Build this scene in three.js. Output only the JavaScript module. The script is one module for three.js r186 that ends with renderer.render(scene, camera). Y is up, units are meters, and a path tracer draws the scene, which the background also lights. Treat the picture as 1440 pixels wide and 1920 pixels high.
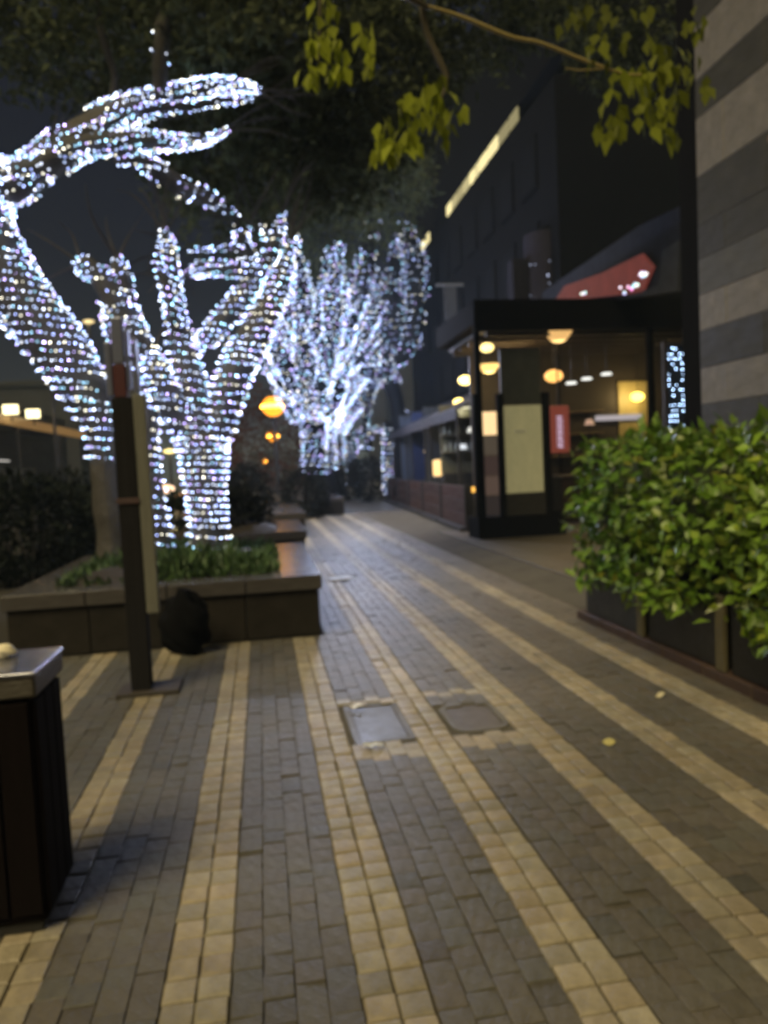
import * as THREE from 'three';
import { mergeGeometries } from 'three/addons/utils/BufferGeometryUtils.js';
import { RoundedBoxGeometry } from 'three/addons/geometries/RoundedBoxGeometry.js';

// ---------------------------------------------------------------- camera, sky, sun, exposure
const scene = new THREE.Scene();
const F = 1387, EYE = 1.5, D2R = Math.PI / 180;
const camera = new THREE.PerspectiveCamera(2 * Math.atan(960 / F) / D2R, 0.75, 0.1, 900);
camera.rotation.order = 'YXZ';
camera.position.set(0, EYE, 0);
camera.rotation.set(-3.6 * D2R, -9.3 * D2R, -2.7 * D2R);
camera.focus = 0.35; camera.userData.fStop = 11;         // hand-held night shot, focused too near: all is soft
camera.updateMatrixWorld(true);
scene.add(camera);

const SKYC = [0.007, 0.0082, 0.0145];
scene.fog = new THREE.FogExp2(new THREE.Color().setRGB(0.6, 0.78, 1), 0.0016);
{
  const w = 64, h = 32, a = new Float32Array(w * h * 4);
  for (let j = 0; j < h; j++) for (let i = 0; i < w; i++) {
    const up = Math.max(0, (j + 0.5) / h * 2 - 1), k = 1.25 - 0.4 * up, o = (j * w + i) * 4;
    a[o] = SKYC[0] * k; a[o + 1] = SKYC[1] * k; a[o + 2] = SKYC[2] * k; a[o + 3] = 1;
  }
  const t = new THREE.DataTexture(a, w, h, THREE.RGBAFormat, THREE.FloatType);
  t.mapping = THREE.EquirectangularReflectionMapping; t.magFilter = THREE.LinearFilter; t.needsUpdate = true;
  scene.background = t; scene.environment = t;
}
const sun = new THREE.DirectionalLight(new THREE.Color().setRGB(1, 0.82, 0.45), 2.95);
sun.position.set(-14, 27, 15); sun.target.position.set(0, 0, 0);
sun.castShadow = true; sun.shadow.radius = 55; sun.shadow.mapSize.set(2048, 2048);
Object.assign(sun.shadow.camera, { left: -40, right: 40, top: 40, bottom: -40, near: 1, far: 120 });
scene.add(sun, sun.target);

const renderer = new THREE.WebGLRenderer({ antialias: true });
renderer.setSize(768, 1024);
renderer.toneMapping = THREE.LinearToneMapping;
renderer.toneMappingExposure = 1;
renderer.shadowMap.enabled = true;

// ---------------------------------------------------------------- helpers
function rng(seed) { let s = seed >>> 0; return () => { s = (s + 0x6D2B79F5) >>> 0; let t = s; t = Math.imul(t ^ (t >>> 15), t | 1); t ^= t + Math.imul(t ^ (t >>> 7), t | 61); return ((t ^ (t >>> 14)) >>> 0) / 4294967296; }; }
const rnd = rng(11);
const V = (x, y, z) => new THREE.Vector3(x, y, z);
function along(px, py) { return V(px - 720, 960 - py, -F).applyQuaternion(camera.quaternion); }
// the point of the place that stands at depth z down the street (or in the plane x = X) on a line of sight
function at(px, py, z) { const d = along(px, py); return d.multiplyScalar(z / d.z).add(camera.position); }
function atX(px, py, x) { const d = along(px, py); return d.multiplyScalar(x / d.x).add(camera.position); }
const used = {};
function numbered(n) { used[n] = (used[n] ?? -1) + 1; return used[n] ? `${n}_${String(used[n]).padStart(3, '0')}` : n; }
function tag(o, label, category, group) { o.userData.label = label; o.userData.category = category; if (group) o.userData.group = group; return o; }
function thing(name, label, category, pos = [0, 0, 0], turn = 0, group) {
  const g = new THREE.Group(); g.name = numbered(name); g.position.set(...pos); g.rotation.y = turn; scene.add(g);
  return tag(g, label, category, group);
}
function mesh(name, geo, mat, parent = scene, kind) {
  const m = new THREE.Mesh(geo, mat); m.name = parent === scene ? numbered(name) : name; m.castShadow = m.receiveShadow = true;
  if (kind) m.userData.kind = kind;
  parent.add(m); return m;
}
const local = (p, g) => p.clone().sub(g.position).applyAxisAngle(V(0, 1, 0), -g.rotation.y);
function box(x0, x1, y0, y1, z0, z1, r = 0.012) {
  const w = Math.abs(x1 - x0), h = Math.abs(y1 - y0), d = Math.abs(z1 - z0), q = Math.min(r, w / 2.1, h / 2.1, d / 2.1);
  const g = q > 0 ? new RoundedBoxGeometry(w, h, d, 1, q) : new THREE.BoxGeometry(w, h, d);
  return g.translate((x0 + x1) / 2, (y0 + y1) / 2, (z0 + z1) / 2);
}
function grain(size, seed, lo, hi, cells, srgb) {                         // layered value noise
  const r = rng(seed), a = new Uint8Array(size * size * 4), layers = cells.map(c => { const g = new Float32Array(c * c); for (let i = 0; i < g.length; i++) g[i] = r(); return [c, g]; });
  for (let y = 0; y < size; y++) for (let x = 0; x < size; x++) {
    let v = 0, n = 0, amp = 1;
    for (const [c, g] of layers) {
      const fx = x / size * c, fy = y / size * c, ix = Math.floor(fx), iy = Math.floor(fy), u = fx - ix, w = fy - iy, s = t => t * t * (3 - 2 * t);
      const q = (i, j) => g[((iy + j) % c) * c + (ix + i) % c];
      v += amp * ((q(0, 0) * (1 - s(u)) + q(1, 0) * s(u)) * (1 - s(w)) + (q(0, 1) * (1 - s(u)) + q(1, 1) * s(u)) * s(w)); n += amp; amp *= 0.7;
    }
    const t = 255 * (lo + (hi - lo) * v / n), o = (y * size + x) * 4; a[o] = a[o + 1] = a[o + 2] = t; a[o + 3] = 255;
  }
  const t = new THREE.DataTexture(a, size, size); t.wrapS = t.wrapT = THREE.RepeatWrapping; t.magFilter = THREE.LinearFilter; t.minFilter = THREE.LinearMipmapLinearFilter; t.generateMipmaps = true;
  if (srgb) t.colorSpace = THREE.SRGBColorSpace;
  t.needsUpdate = true; return t;
}
const NOISE = grain(256, 5, 0.55, 1, [6, 17, 47, 128]), BUMP = grain(256, 9, 0, 1, [11, 37, 90, 128]), ROUGH = grain(256, 21, 0.6, 1, [5, 19, 60]);
function mat(r, g, b, rough = 0.7, opt = {}) {
  const plain = opt.plain; delete opt.plain;
  return new THREE.MeshStandardMaterial({ color: new THREE.Color().setRGB(r, g, b), roughness: rough, ...(plain ? {} : { map: NOISE, bumpMap: BUMP, bumpScale: 0.004, roughnessMap: ROUGH }), ...opt });
}
function matte(r, g, b) { return new THREE.MeshPhysicalMaterial({ color: new THREE.Color().setRGB(r, g, b), roughness: 0.95, specularIntensity: 0.15, map: NOISE }); }
function glow(r, g, b) { return new THREE.MeshStandardMaterial({ color: 0x222222, roughness: 0.4, emissive: new THREE.Color().setRGB(r, g, b), emissiveIntensity: 1 }); }
function lamp(p, rgb, cd, radius = 3, dist = 0) {
  const l = new THREE.PointLight(new THREE.Color().setRGB(...rgb), cd, dist, 2); l.position.copy(p); l.castShadow = true; l.shadow.radius = radius; scene.add(l); return l;
}
function wob(p, s) { return Math.sin(p.x * 3.1 * s + p.y * 2.3 * s) * Math.cos(p.z * 2.7 * s - p.y * 1.7 * s) + 0.5 * Math.sin(p.y * 7.3 * s + p.x * 5.1 * s); }
// a tapered bumpy limb through points [Vector3, radius]
function limbCurve(pts) {
  const c = new THREE.CatmullRomCurve3(pts.map(p => p[0]), false, 'centripetal');
  const n = pts.length - 1, L = c.getLength();
  const rad = t => { const f = t * n, i = Math.min(n - 1, Math.floor(f)), u = f - i; return pts[i][1] * (1 - u) + pts[i + 1][1] * u; };
  return { c, L, rad };
}
function frameAt(c, t) {
  const T = c.getTangent(t), up = Math.abs(T.y) > 0.9 ? V(0, 0, 1) : V(0, 1, 0), N = V(0, 0, 0).crossVectors(T, up).normalize(), B = V(0, 0, 0).crossVectors(N, T);
  return [T, N, B];
}
function tube(pts, sides = 12, step = 0.12, bump = 0.12) {
  const { c, L, rad } = limbCurve(pts), n = Math.max(6, Math.ceil(L / step)), pos = [], uv = [], idx = [];
  let N = null;
  for (let i = 0; i <= n; i++) {
    const t = i / n, P = c.getPoint(t), T = c.getTangent(t);
    if (!N) { N = V(0, 0, 1).addScaledVector(T, -T.z).normalize(); if (N.lengthSq() < 0.5) N = V(1, 0, 0); } else N.addScaledVector(T, -N.dot(T)).normalize();
    const B = V(0, 0, 0).crossVectors(T, N), r = rad(t);
    for (let k = 0; k <= sides; k++) {
      const a = (k % sides) / sides * 2 * Math.PI, q = P.clone().addScaledVector(N, Math.cos(a) * r).addScaledVector(B, Math.sin(a) * r);
      const w = 1 + bump * wob(q, 1 / Math.max(0.25, r * 3));
      q.sub(P).multiplyScalar(w).add(P); pos.push(q.x, q.y, q.z); uv.push(k / sides * 2, t * L);
    }
  }
  const s = sides + 1;
  for (let i = 0; i < n; i++) for (let k = 0; k < sides; k++) { const a = i * s + k; idx.push(a, a + 1, a + s, a + 1, a + s + 1, a + s); }
  for (const [i0, t, d] of [[0, 0, 1], [n * s, 1, 0]]) { const P = c.getPoint(t), m = pos.length / 3; pos.push(P.x, P.y, P.z); uv.push(0, 0); for (let k = 0; k < sides; k++) d ? idx.push(m, i0 + k + 1, i0 + k) : idx.push(m, i0 + k, i0 + k + 1); }
  const g = new THREE.BufferGeometry();
  g.setAttribute('position', new THREE.Float32BufferAttribute(pos, 3)); g.setAttribute('uv', new THREE.Float32BufferAttribute(uv, 2)); g.setIndex(idx); g.computeVertexNormals();
  return g;
}
// leaves: each is a folded pointed blade of four faces; list of {p, d (direction), n (normal), s (length), w (width), c (tone)}
function leafMesh(list) {
  const P = new Float32Array(list.length * 18), N = new Float32Array(list.length * 18), C = new Float32Array(list.length * 18), I = new Uint32Array(list.length * 12);
  const n2 = V(0, 0, 0), side = V(0, 0, 0), tmp = V(0, 0, 0);
  list.forEach((l, i) => {
    side.crossVectors(l.d, l.n).normalize(); n2.crossVectors(side, l.d).normalize();
    const pts = [[0, 0, 0], [0.42, 0.5, 0.05], [0.42, -0.5, 0.05], [0.45, 0, -0.02], [0.75, 0.32, 0.02], [1, 0, -0.12]];
    pts[4] = [1, 0, -0.14]; pts[5] = [0.72, 0.0, -0.05];
    pts.forEach(([a, b, c], k) => {
      tmp.copy(l.p).addScaledVector(l.d, a * l.s).addScaledVector(side, b * l.w).addScaledVector(n2, c * l.s);
      P.set([tmp.x, tmp.y, tmp.z], i * 18 + k * 3);
      const nn = n2.clone().addScaledVector(side, -b * 0.5).normalize(); N.set([nn.x, nn.y, nn.z], i * 18 + k * 3); C.set(l.c, i * 18 + k * 3);
    });
    const o = i * 6; I.set([o, o + 1, o + 3, o, o + 3, o + 2, o + 1, o + 4, o + 3, o + 3, o + 4, o + 2], i * 12);
  });
  const g = new THREE.BufferGeometry();
  g.setAttribute('position', new THREE.BufferAttribute(P, 3)); g.setAttribute('normal', new THREE.BufferAttribute(N, 3)); g.setAttribute('color', new THREE.BufferAttribute(C, 3)); g.setIndex(new THREE.BufferAttribute(I, 1));
  return g;
}
const randDir = r => { const u = r() * 2 - 1, a = r() * 6.2832, s = Math.sqrt(1 - u * u); return V(s * Math.cos(a), u, s * Math.sin(a)); };
function leafMat(rough = 0.5, through = 0.35, rgb = [1, 1, 1]) { return new THREE.MeshPhysicalMaterial({ color: new THREE.Color().setRGB(...rgb), vertexColors: true, roughness: rough, transmission: through, thickness: 0, side: THREE.DoubleSide }); }

// ---------------------------------------------------------------- ground
const ground = mesh('ground', new THREE.PlaneGeometry(600, 600).rotateX(-Math.PI / 2).translate(0, -0.06, -180), mat(0.05, 0.05, 0.052, 0.8, { plain: 1 }), scene, 'structure');
{
  const uv = ground.geometry.attributes.uv; for (let i = 0; i < uv.count; i++) uv.setXY(i, uv.getX(i) * 200, uv.getY(i) * 200);
}
const pavement = new THREE.Group(); pavement.name = 'pavement'; pavement.userData.kind = 'structure'; scene.add(pavement);
{
  const far = new THREE.PlaneGeometry(15, 48.5).rotateX(-Math.PI / 2).translate(4, -0.004, -24.5 - 24.25);
  const fu = far.attributes.uv; for (let i = 0; i < fu.count; i++) fu.setXY(i, fu.getX(i) * 9, fu.getY(i) * 28);
  mesh('far_paving', far, mat(0.15, 0.145, 0.13, 0.42), pavement);
  const bed = new THREE.PlaneGeometry(15, 27.4).rotateX(-Math.PI / 2).translate(4, -0.013, -24.5 + 13.7);
  const bu = bed.attributes.uv; for (let i = 0; i < bu.count; i++) bu.setXY(i, bu.getX(i) * 9, bu.getY(i) * 16);
  mesh('mortar_bed', bed, matte(0.14, 0.13, 0.115), pavement);
  // one sett: a chamfered, slightly domed stone, top at y = 0
  const sett = (w, d, seed, drop = 0.006, ch = 0.007) => {
    const r = rng(seed), n = 4, pos = [], uv = [], idx = [], ou = r(), ov = r();
    for (let j = 0; j < n; j++) for (let i = 0; i < n; i++) {
      const fx = [-0.5, -0.5 + ch / w, 0.5 - ch / w, 0.5][i], fz = [-0.5, -0.5 + ch / d, 0.5 - ch / d, 0.5][j], edge = i % 3 === 0 || j % 3 === 0;
      pos.push(fx * w + (r() - 0.5) * 0.004, edge ? -drop : (r() - 0.5) * 0.004, fz * d + (r() - 0.5) * 0.004); uv.push(ou + fx * w * 4, ov + fz * d * 4);
    }
    for (let j = 0; j < n - 1; j++) for (let i = 0; i < n - 1; i++) { const a = j * n + i; idx.push(a, a + n, a + 1, a + 1, a + n, a + n + 1); }
    const rim = [0, 1, 2, 3, 7, 11, 15, 14, 13, 12, 8, 4], b = pos.length / 3;
    for (const k of rim) { pos.push(pos[k * 3], -0.05, pos[k * 3 + 2]); uv.push(uv[k * 2], uv[k * 2 + 1]); }
    rim.forEach((k, m) => { const k2 = rim[(m + 1) % 12], a = b + m, a2 = b + (m + 1) % 12; idx.push(k, k2, a, k2, a2, a); });
    const g = new THREE.BufferGeometry(); g.setAttribute('position', new THREE.Float32BufferAttribute(pos, 3)); g.setAttribute('uv', new THREE.Float32BufferAttribute(uv, 2)); g.setIndex(idx); g.computeVertexNormals(); return g;
  };
  const pale = [0, 1, 2].map(k => sett(0.095, 0.095, 40 + k)), dark = [0, 1, 2].map(k => sett(0.0909, 0.0992, 50 + k, 0.0025, 0.0035));
  const paleM = mat(1, 1, 1, 0.66), darkM = mat(1, 1, 1, 0.64);
  const stain = (x, z) => { const q = V(x, 0, z); return 1 + 0.15 * wob(q, 0.45) + 0.11 * wob(V(z, 0, x), 1.3); };
  const covers = [[0.455, 0.735, -4.58, -3.90], [1.02, 1.30, -4.42, -3.92]];
  const near = [], sets = { pale: [[], [], []], dark: [[], [], []] };
  for (let row = 0; row < 236; row++) {
    const z = -0.95 - row * 0.1;
    const cross = (Math.abs(z + 4.65) < 0.06 || (z < -3.66 && z > -3.88));
    for (let k = -12; k <= 4; k++) {
      const xc = 0.2965 + k * 0.565;
      for (let c = 0; c < 6; c++) {
        const isPale = c < 2, w = isPale ? 0.1 : 0.09125, x = isPale ? xc - 0.05 + c * 0.1 : xc + 0.1 + (c - 2 + 0.5) * w;
        if (x > 2.86 && z > -6.5) continue;
        if (x < -2.3 && z < -6.5) continue;
        if (x < 0.5 && z < -6.62) continue;
        if (covers.some(q => x > q[0] - 0.045 && x < q[1] + 0.045 && z > q[2] && z < q[3])) continue;
        const inCross = cross && x > 0.36 && x < 1.52;
        const darkRun = k === -2 && z > -2.98 && z < -2.62 && isPale;  // this stretch of the pale stripe takes the dark tone
        const p = isPale && !darkRun || inCross, t = stain(x, z), v = (p ? 0.28 : 0.12) * (rnd() - 0.5);
        const odd = rnd() < 0.06 ? 0.82 : 1;
        const col = p ? [0.385, 0.335, 0.245] : [0.136, 0.127, 0.108];
        const warm = 1 + 0.08 * (rnd() - 0.5) + (p ? 0 : 0.05 * x / 3);
        const s = { x: x + (rnd() - 0.5) * (isPale ? 0.005 : 0.002), y: (rnd() - 0.5) * (isPale ? 0.006 : 0.003) - (rnd() < 0.04 ? 0.006 : 0), z: z + (isPale ? 0 : (c % 2) * 0.05) + (rnd() - 0.5) * 0.006, a: (rnd() - 0.5) * (isPale ? 0.05 : 0.02), tx: (rnd() - 0.5) * 0.03, col: [col[0] * t * (1 + v) * odd * warm, col[1] * t * (1 + v) * odd, col[2] * t * (1 + v) * odd / warm], kind: isPale ? 'pale' : 'dark', g: Math.floor(rnd() * 3) };
        const q = V(s.x, 0, s.z).sub(camera.position).applyQuaternion(camera.quaternion.clone().invert());
        const px = 720 + F * q.x / -q.z, py = 960 - F * q.y / -q.z;
        if (q.z < -0.5 && px > 0 && px < 1440 && py > 0 && py < 1915 && !(px < 150 && py < 1740)) near.push([-q.z, s]); else sets[s.kind][s.g].push(s);
      }
    }
  }
  near.sort((a, b) => a[0] - b[0]);
  near.slice(300).forEach(([, s]) => sets[s.kind][s.g].push(s));
  const tones = new Map(), tone = (base, col) => {
    const key = base.uuid + col.map(c => Math.round(c * 250)).join();
    if (!tones.has(key)) { const m = base.clone(); m.color.setRGB(...col.map(c => Math.round(c * 250) / 250)); tones.set(key, m); }
    return tones.get(key);
  };
  for (const [, s] of near.slice(0, 300)) {
    const m = mesh('sett', s.kind === 'pale' ? pale[s.g] : dark[s.g], tone(s.kind === 'pale' ? paleM : darkM, s.col), pavement);
    m.position.set(s.x, s.y, s.z); m.rotation.set(s.tx, s.a, 0);
  }
  const dummy = new THREE.Object3D();
  for (const kind of ['pale', 'dark']) sets[kind].forEach((list, g) => {
    const im = new THREE.InstancedMesh(kind === 'pale' ? pale[g] : dark[g], kind === 'pale' ? paleM : darkM, list.length);
    im.name = kind + '_setts'; im.userData.kind = 'stuff'; im.castShadow = im.receiveShadow = true;
    list.forEach((s, i) => { dummy.position.set(s.x, s.y, s.z); dummy.rotation.set(s.tx, s.a, 0); dummy.updateMatrix(); im.setMatrixAt(i, dummy.matrix); im.setColorAt(i, new THREE.Color().setRGB(...s.col)); });
    pavement.add(im);
  });
  // two covers let into the paving
  const shape = (w, d, r) => { const s = new THREE.Shape(), x = w / 2, y = d / 2; s.moveTo(-x + r, -y); s.lineTo(x - r, -y); s.quadraticCurveTo(x, -y, x, -y + r); s.lineTo(x, y - r); s.quadraticCurveTo(x, y, x - r, y); s.lineTo(-x + r, y); s.quadraticCurveTo(-x, y, -x, y - r); s.lineTo(-x, -y + r); s.quadraticCurveTo(-x, -y, -x + r, -y); return s; };
  [['square dark grey access cover between pale setts, scraps of paper at its corners', 0.02], ['rounded dark brownish access cover in the paving, right of the grey one', 0.1]].forEach(([label, r], i) => {
    const q = covers[i], w = q[1] - q[0], d = q[3] - q[2], t = thing('access_cover', label, 'cover', [(q[0] + q[1]) / 2, -0.03, (q[2] + q[3]) / 2]);
    const fr = shape(w + 0.06, d - 0.01, r + 0.02); fr.holes.push(shape(w - 0.01, d - 0.08, r));
    mesh('cover_frame', new THREE.ExtrudeGeometry(fr, { depth: 0.026, bevelEnabled: false, curveSegments: 6 }).rotateX(-Math.PI / 2), mat(0.16, 0.15, 0.125, 0.7), t);
    mesh('cover_plate', new THREE.ExtrudeGeometry(shape(w - 0.02, d - 0.09, r), { depth: 0.02, bevelEnabled: false, curveSegments: 6 }).rotateX(-Math.PI / 2), i ? mat(0.135, 0.118, 0.105, 0.62) : mat(0.15, 0.148, 0.14, 0.6), t);
  });
}
// dark planted ground left of the planter, low terrace floor to the right
mesh('soil', box(-12, -2.3, -0.06, 0.02, -26, -6.9, 0.01), mat(0.035, 0.03, 0.022, 0.95), scene, 'structure');
mesh('terrace_floor', box(3.72, 12, -0.05, 0.015, -15.6, -7.2, 0.005), mat(0.14, 0.12, 0.09, 0.6), scene, 'structure');

// ---------------------------------------------------------------- planters of the tree row
const copingM = mat(0.085, 0.078, 0.078, 0.24, { bumpScale: 0.001 }), stoneM = [matte(0.036, 0.032, 0.028), matte(0.033, 0.03, 0.027), matte(0.039, 0.034, 0.029)], soilM = mat(0.03, 0.022, 0.015, 0.95);
const PL = [['dark stone planter at the front of the tree row, three lit trunks in it', -2.22, 0.49, -9.68, -6.61], ['second stone planter of the tree row, behind the front one, orange light on its coping', -1.9, 0.66, -14.2, -11.5], ['third stone planter down the tree row', -1.2, 0.93, -21, -16.2], ['long stone planter at the far end of the row, far lit trunks in it', 0.0, 2.6, -35, -23.5]];
PL.forEach(([label, x0, x1, z0, z1], pi) => {
  const g = thing('stone_planter', label, 'planter', [(x0 + x1) / 2, 0, (z0 + z1) / 2]), W = (x1 - x0) / 2, D = (z1 - z0) / 2, cw = 0.44, H = 0.55;
  const run = (n, f) => { for (let i = 0; i < n; i++) f(i / n, (i + 1) / n, i); };
  const nx = pi < 2 ? 4 : 3, nz = pi < 2 ? 4 : 5, gap = 0.004;
  run(nx, (a, b, i) => {
    mesh('wall_panel', box(-W + 0.03 + a * (2 * W - 0.06) + gap, -W + 0.03 + b * (2 * W - 0.06) - gap, 0, H - 0.13, D - 0.03 - 0.12, D - 0.03, 0.006), stoneM[i % 3], g);
    mesh('wall_panel', box(-W + 0.03 + a * (2 * W - 0.06) + gap, -W + 0.03 + b * (2 * W - 0.06) - gap, 0, H - 0.13, -D + 0.03, -D + 0.15, 0.006), stoneM[(i + 1) % 3], g);
    mesh('coping_slab', box(-W + a * 2 * W + gap, -W + b * 2 * W - gap, H - 0.13, H, D - 0.3, D, 0.008), copingM, g);
    mesh('coping_slab', box(-W + a * 2 * W + gap, -W + b * 2 * W - gap, H - 0.13, H, -D, -D + 0.3, 0.008), copingM, g);
  });
  run(nz, (a, b, i) => {
    for (const s of [-1, 1]) {
      mesh('wall_panel', box(s * (W - 0.15), s * (W - 0.03), 0, H - 0.13, -D + 0.154 + a * (2 * D - 0.308) + gap, -D + 0.154 + b * (2 * D - 0.308) - gap, 0.006), stoneM[(i + 2) % 3], g);
      mesh('coping_slab', box(s * (W - cw), s * W, H - 0.13, H, -D + 0.302 + a * (2 * D - 0.604) + gap, -D + 0.302 + b * (2 * D - 0.604) - gap, 0.008), copingM, g);
    }
  });
  // banked soil
  const s = new THREE.PlaneGeometry(2 * (W - 0.16), 2 * (D - 0.16), 14, 14).rotateX(-Math.PI / 2), p = s.attributes.position;
  for (let i = 0; i < p.count; i++) { const e = Math.min(W - 0.16 - Math.abs(p.getX(i)), D - 0.16 - Math.abs(p.getZ(i))); p.setY(i, 0.40 + Math.min(0.22, e * 0.5) + 0.03 * wob(V(p.getX(i), 0, p.getZ(i)), 1)); }
  s.computeVertexNormals(); mesh('soil', s, soilM, g);
});
// ground cover growing in the planters
{
  const list = [], r = rng(77);
  const plant = (x0, x1, z0, z1, n, h) => {
    for (let i = 0; i < n; i++) {
      const x = x0 + r() * (x1 - x0), z = z0 + r() * (z1 - z0), e = Math.min(1, Math.min(x - x0, x1 - x, z - z0, z1 - z) / 0.4), hh = h * (0.55 + 0.6 * r()) * (0.6 + 0.4 * e) * (0.8 + 0.3 * wob(V(x, 0, z), 1.1));
      for (let k = 0; k < 3; k++) {
        const a = r() * 6.28, d = V(Math.cos(a) * 0.5, 0.7 + r() * 0.5, Math.sin(a) * 0.5).normalize(), t = 0.7 + 0.6 * r();
        list.push({ p: V(x, 0.5 + 0.5 * hh * r() * (k ? 1 : 0.3), z), d, n: randDir(r), s: hh * (0.6 + 0.4 * r()), w: 0.02 + 0.022 * r(), c: [0.055 * t, 0.11 * t, 0.03 * t] });
      }
    }
  };
  plant(-1.85, 0.1, -9.4, -6.98, 3800, 0.27);
  const m = mesh('ground_cover', leafMesh(list), leafMat(0.6, 0.2), scene, 'stuff');
  tag(m, 'long green grass and ground cover growing in the front stone planter', 'grass');
}

// ---------------------------------------------------------------- fairy-lit trees
const barkFarM = matte(0.012, 0.012, 0.014), barkM = mat(0.075, 0.068, 0.062, 0.85, { bumpScale: 0.02 }), wireM = mat(0.02, 0.03, 0.02, 0.6, { plain: 1 });
const bulbG = new THREE.IcosahedronGeometry(1, 0), bulbM = new THREE.MeshBasicMaterial({ color: 0xffffff });
const TINTS = [[0.62, 0.78, 1.2], [0.55, 0.68, 1.4], [0.82, 0.9, 1.1], [0.45, 0.88, 1.2], [0.76, 0.6, 1.35], [1.0, 0.95, 0.75]];
function wrap(list, pts, { pitch, gap, size, power, keep = 0.85, r, wires, start = 0, end = 1, tint, loose = 0.6 }) {
  const { c, L, rad } = limbCurve(pts), n0 = start * L, n1 = end * L;
  let line = [], run = 0, on = true;
  const put = (s, ang) => {
    const t = Math.min(0.999, Math.max(0, s / L)), R = rad(t) * 1.07 + size * 0.8, [T, N, B] = frameAt(c, t), o = V(0, 0, 0).addScaledVector(N, Math.cos(ang) * R).addScaledVector(B, Math.sin(ang) * R);
    const slope = Math.abs(T.y) > 0.5 ? -o.y / T.y : 0;                       // turns lie level on upright limbs
    const q = c.getPoint(Math.min(0.999, Math.max(0.001, t + Math.max(-0.35, Math.min(0.35, slope)) / L))).add(o);
    if (wires) line.push(q.clone());
    if (run-- <= 0) { on = r() < keep; run = Math.floor(2 + r() * 6); }
    if (on || wob(q, 1.6) + 0.35 * r() > 0.55) {
      const ti = tint ?? TINTS[Math.floor(Math.pow(r(), 1.5) * TINTS.length)], pw = power * (0.2 + 1.7 * r() * r() * r() + 0.35 * r());
      q.add(V((r() - 0.5), (r() - 0.5) * 0.6, (r() - 0.5)).multiplyScalar(gap * loose));
      list.push([q, size * (0.75 + 0.5 * r()), [ti[0] * pw, ti[1] * pw, ti[2] * pw]]);
    }
    return R;
  };
  const lie = Math.abs(c.getTangent(0.5).y) < 0.45;
  if (lie) {                                                                   // strands drawn along limbs that lie
    const n = Math.max(3, Math.round(2 * Math.PI * rad(0.4) / (pitch * 0.6)));
    for (let k = 0; k < n; k++) { let ang = k / n * 6.283, s = n0 + r() * gap; const reach = n1 - (r() * r()) * 0.25 * L, tw = (r() - 0.5) * 1.2 / L; while (s < reach) { put(s, ang + 0.25 * Math.sin(s * 5 + k)); s += gap * (0.85 + 0.3 * r()); ang += tw * gap; } if (wires && line.length > 4) wires.push(line); line = []; }
  } else {
    let s = n0, ang = r() * 6.28;
    while (s < n1) { const R = put(s, ang), circ = 2 * Math.PI * R, step = Math.min(gap, circ / 3); ang += step / circ * 2 * Math.PI; s += pitch * (0.85 + 0.3 * r()) * step / circ; }
    if (wires && line.length > 4) wires.push(line);
  }
}
function lightString(label, lists, at0, wires, group) {
  const g = thing('fairy_lights', label, 'fairy lights', at0, 0, group), base = g.position, dummy = new THREE.Object3D();
  const im = new THREE.InstancedMesh(bulbG, bulbM, lists.length); im.name = 'light_bulbs'; im.userData.kind = 'stuff';
  lists.forEach(([p, s, c], i) => { dummy.position.copy(p).sub(base); dummy.scale.setScalar(s); dummy.rotation.set(i, i * 2.3, 0); dummy.updateMatrix(); im.setMatrixAt(i, dummy.matrix); im.setColorAt(i, new THREE.Color().setRGB(...c)); });
  g.add(im);
  if (wires.length) {
    const pos = [], idx = [], w = 0.003;
    for (const line of wires) for (let i = 0; i + 1 < line.length; i++) {
      const a = line[i].clone().sub(base), b = line[i + 1].clone().sub(base); if (a.distanceTo(b) > 0.4) continue;
      const d = b.clone().sub(a).normalize(), u = V(0, 0, 0).crossVectors(d, V(0.3, 0.9, 0.2)).normalize().multiplyScalar(w), v = V(0, 0, 0).crossVectors(d, u).normalize().multiplyScalar(w), o = pos.length / 3;
      for (const q of [a, b]) { const e = [q.clone().add(u), q.clone().addScaledVector(u, -0.5).add(v), q.clone().addScaledVector(u, -0.5).sub(v)]; e.forEach(x => pos.push(x.x, x.y, x.z)); }
      for (let k = 0; k < 3; k++) { const k2 = (k + 1) % 3; idx.push(o + k, o + k2, o + 3 + k, o + k2, o + 3 + k2, o + 3 + k); }
    }
    const geo = new THREE.BufferGeometry(); geo.setAttribute('position', new THREE.Float32BufferAttribute(pos, 3)); geo.setIndex(idx); geo.computeVertexNormals();
    mesh('wire', geo, wireM, g);
  }
  return g;
}
// crown leaves round a list of [centre, radius, count]
function crownList(blobs, r, leaf = 0.16, tone = [0.075, 0.09, 0.045]) {
  const list = [];
  for (const [c, R, n] of blobs) {
    const twigs = Math.ceil(n / 14);
    for (let i = 0; i < twigs; i++) {
      const d = randDir(r), q = c.clone().addScaledVector(d, R * Math.cbrt(0.15 + 0.85 * r())).add(V(0, 0, 0)); q.y = c.y + (q.y - c.y) * 0.7;
      const k = 0.6 + 0.7 * r();
      for (let j = 0; j < 14; j++) { const t = k * (0.8 + 0.4 * r()), e = randDir(r); e.y -= 0.35; e.normalize(); list.push({ p: q.clone().addScaledVector(randDir(r), leaf * 1.8 * r()), d: e, n: randDir(r), s: leaf * (0.7 + 0.6 * r()), w: leaf * 0.42, c: [tone[0] * t, tone[1] * t, tone[2] * t] }); }
    }
  }
  return list;
}
const crownM = leafMat(0.95, 0.3); crownM.specularIntensity = 0.2;
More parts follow.
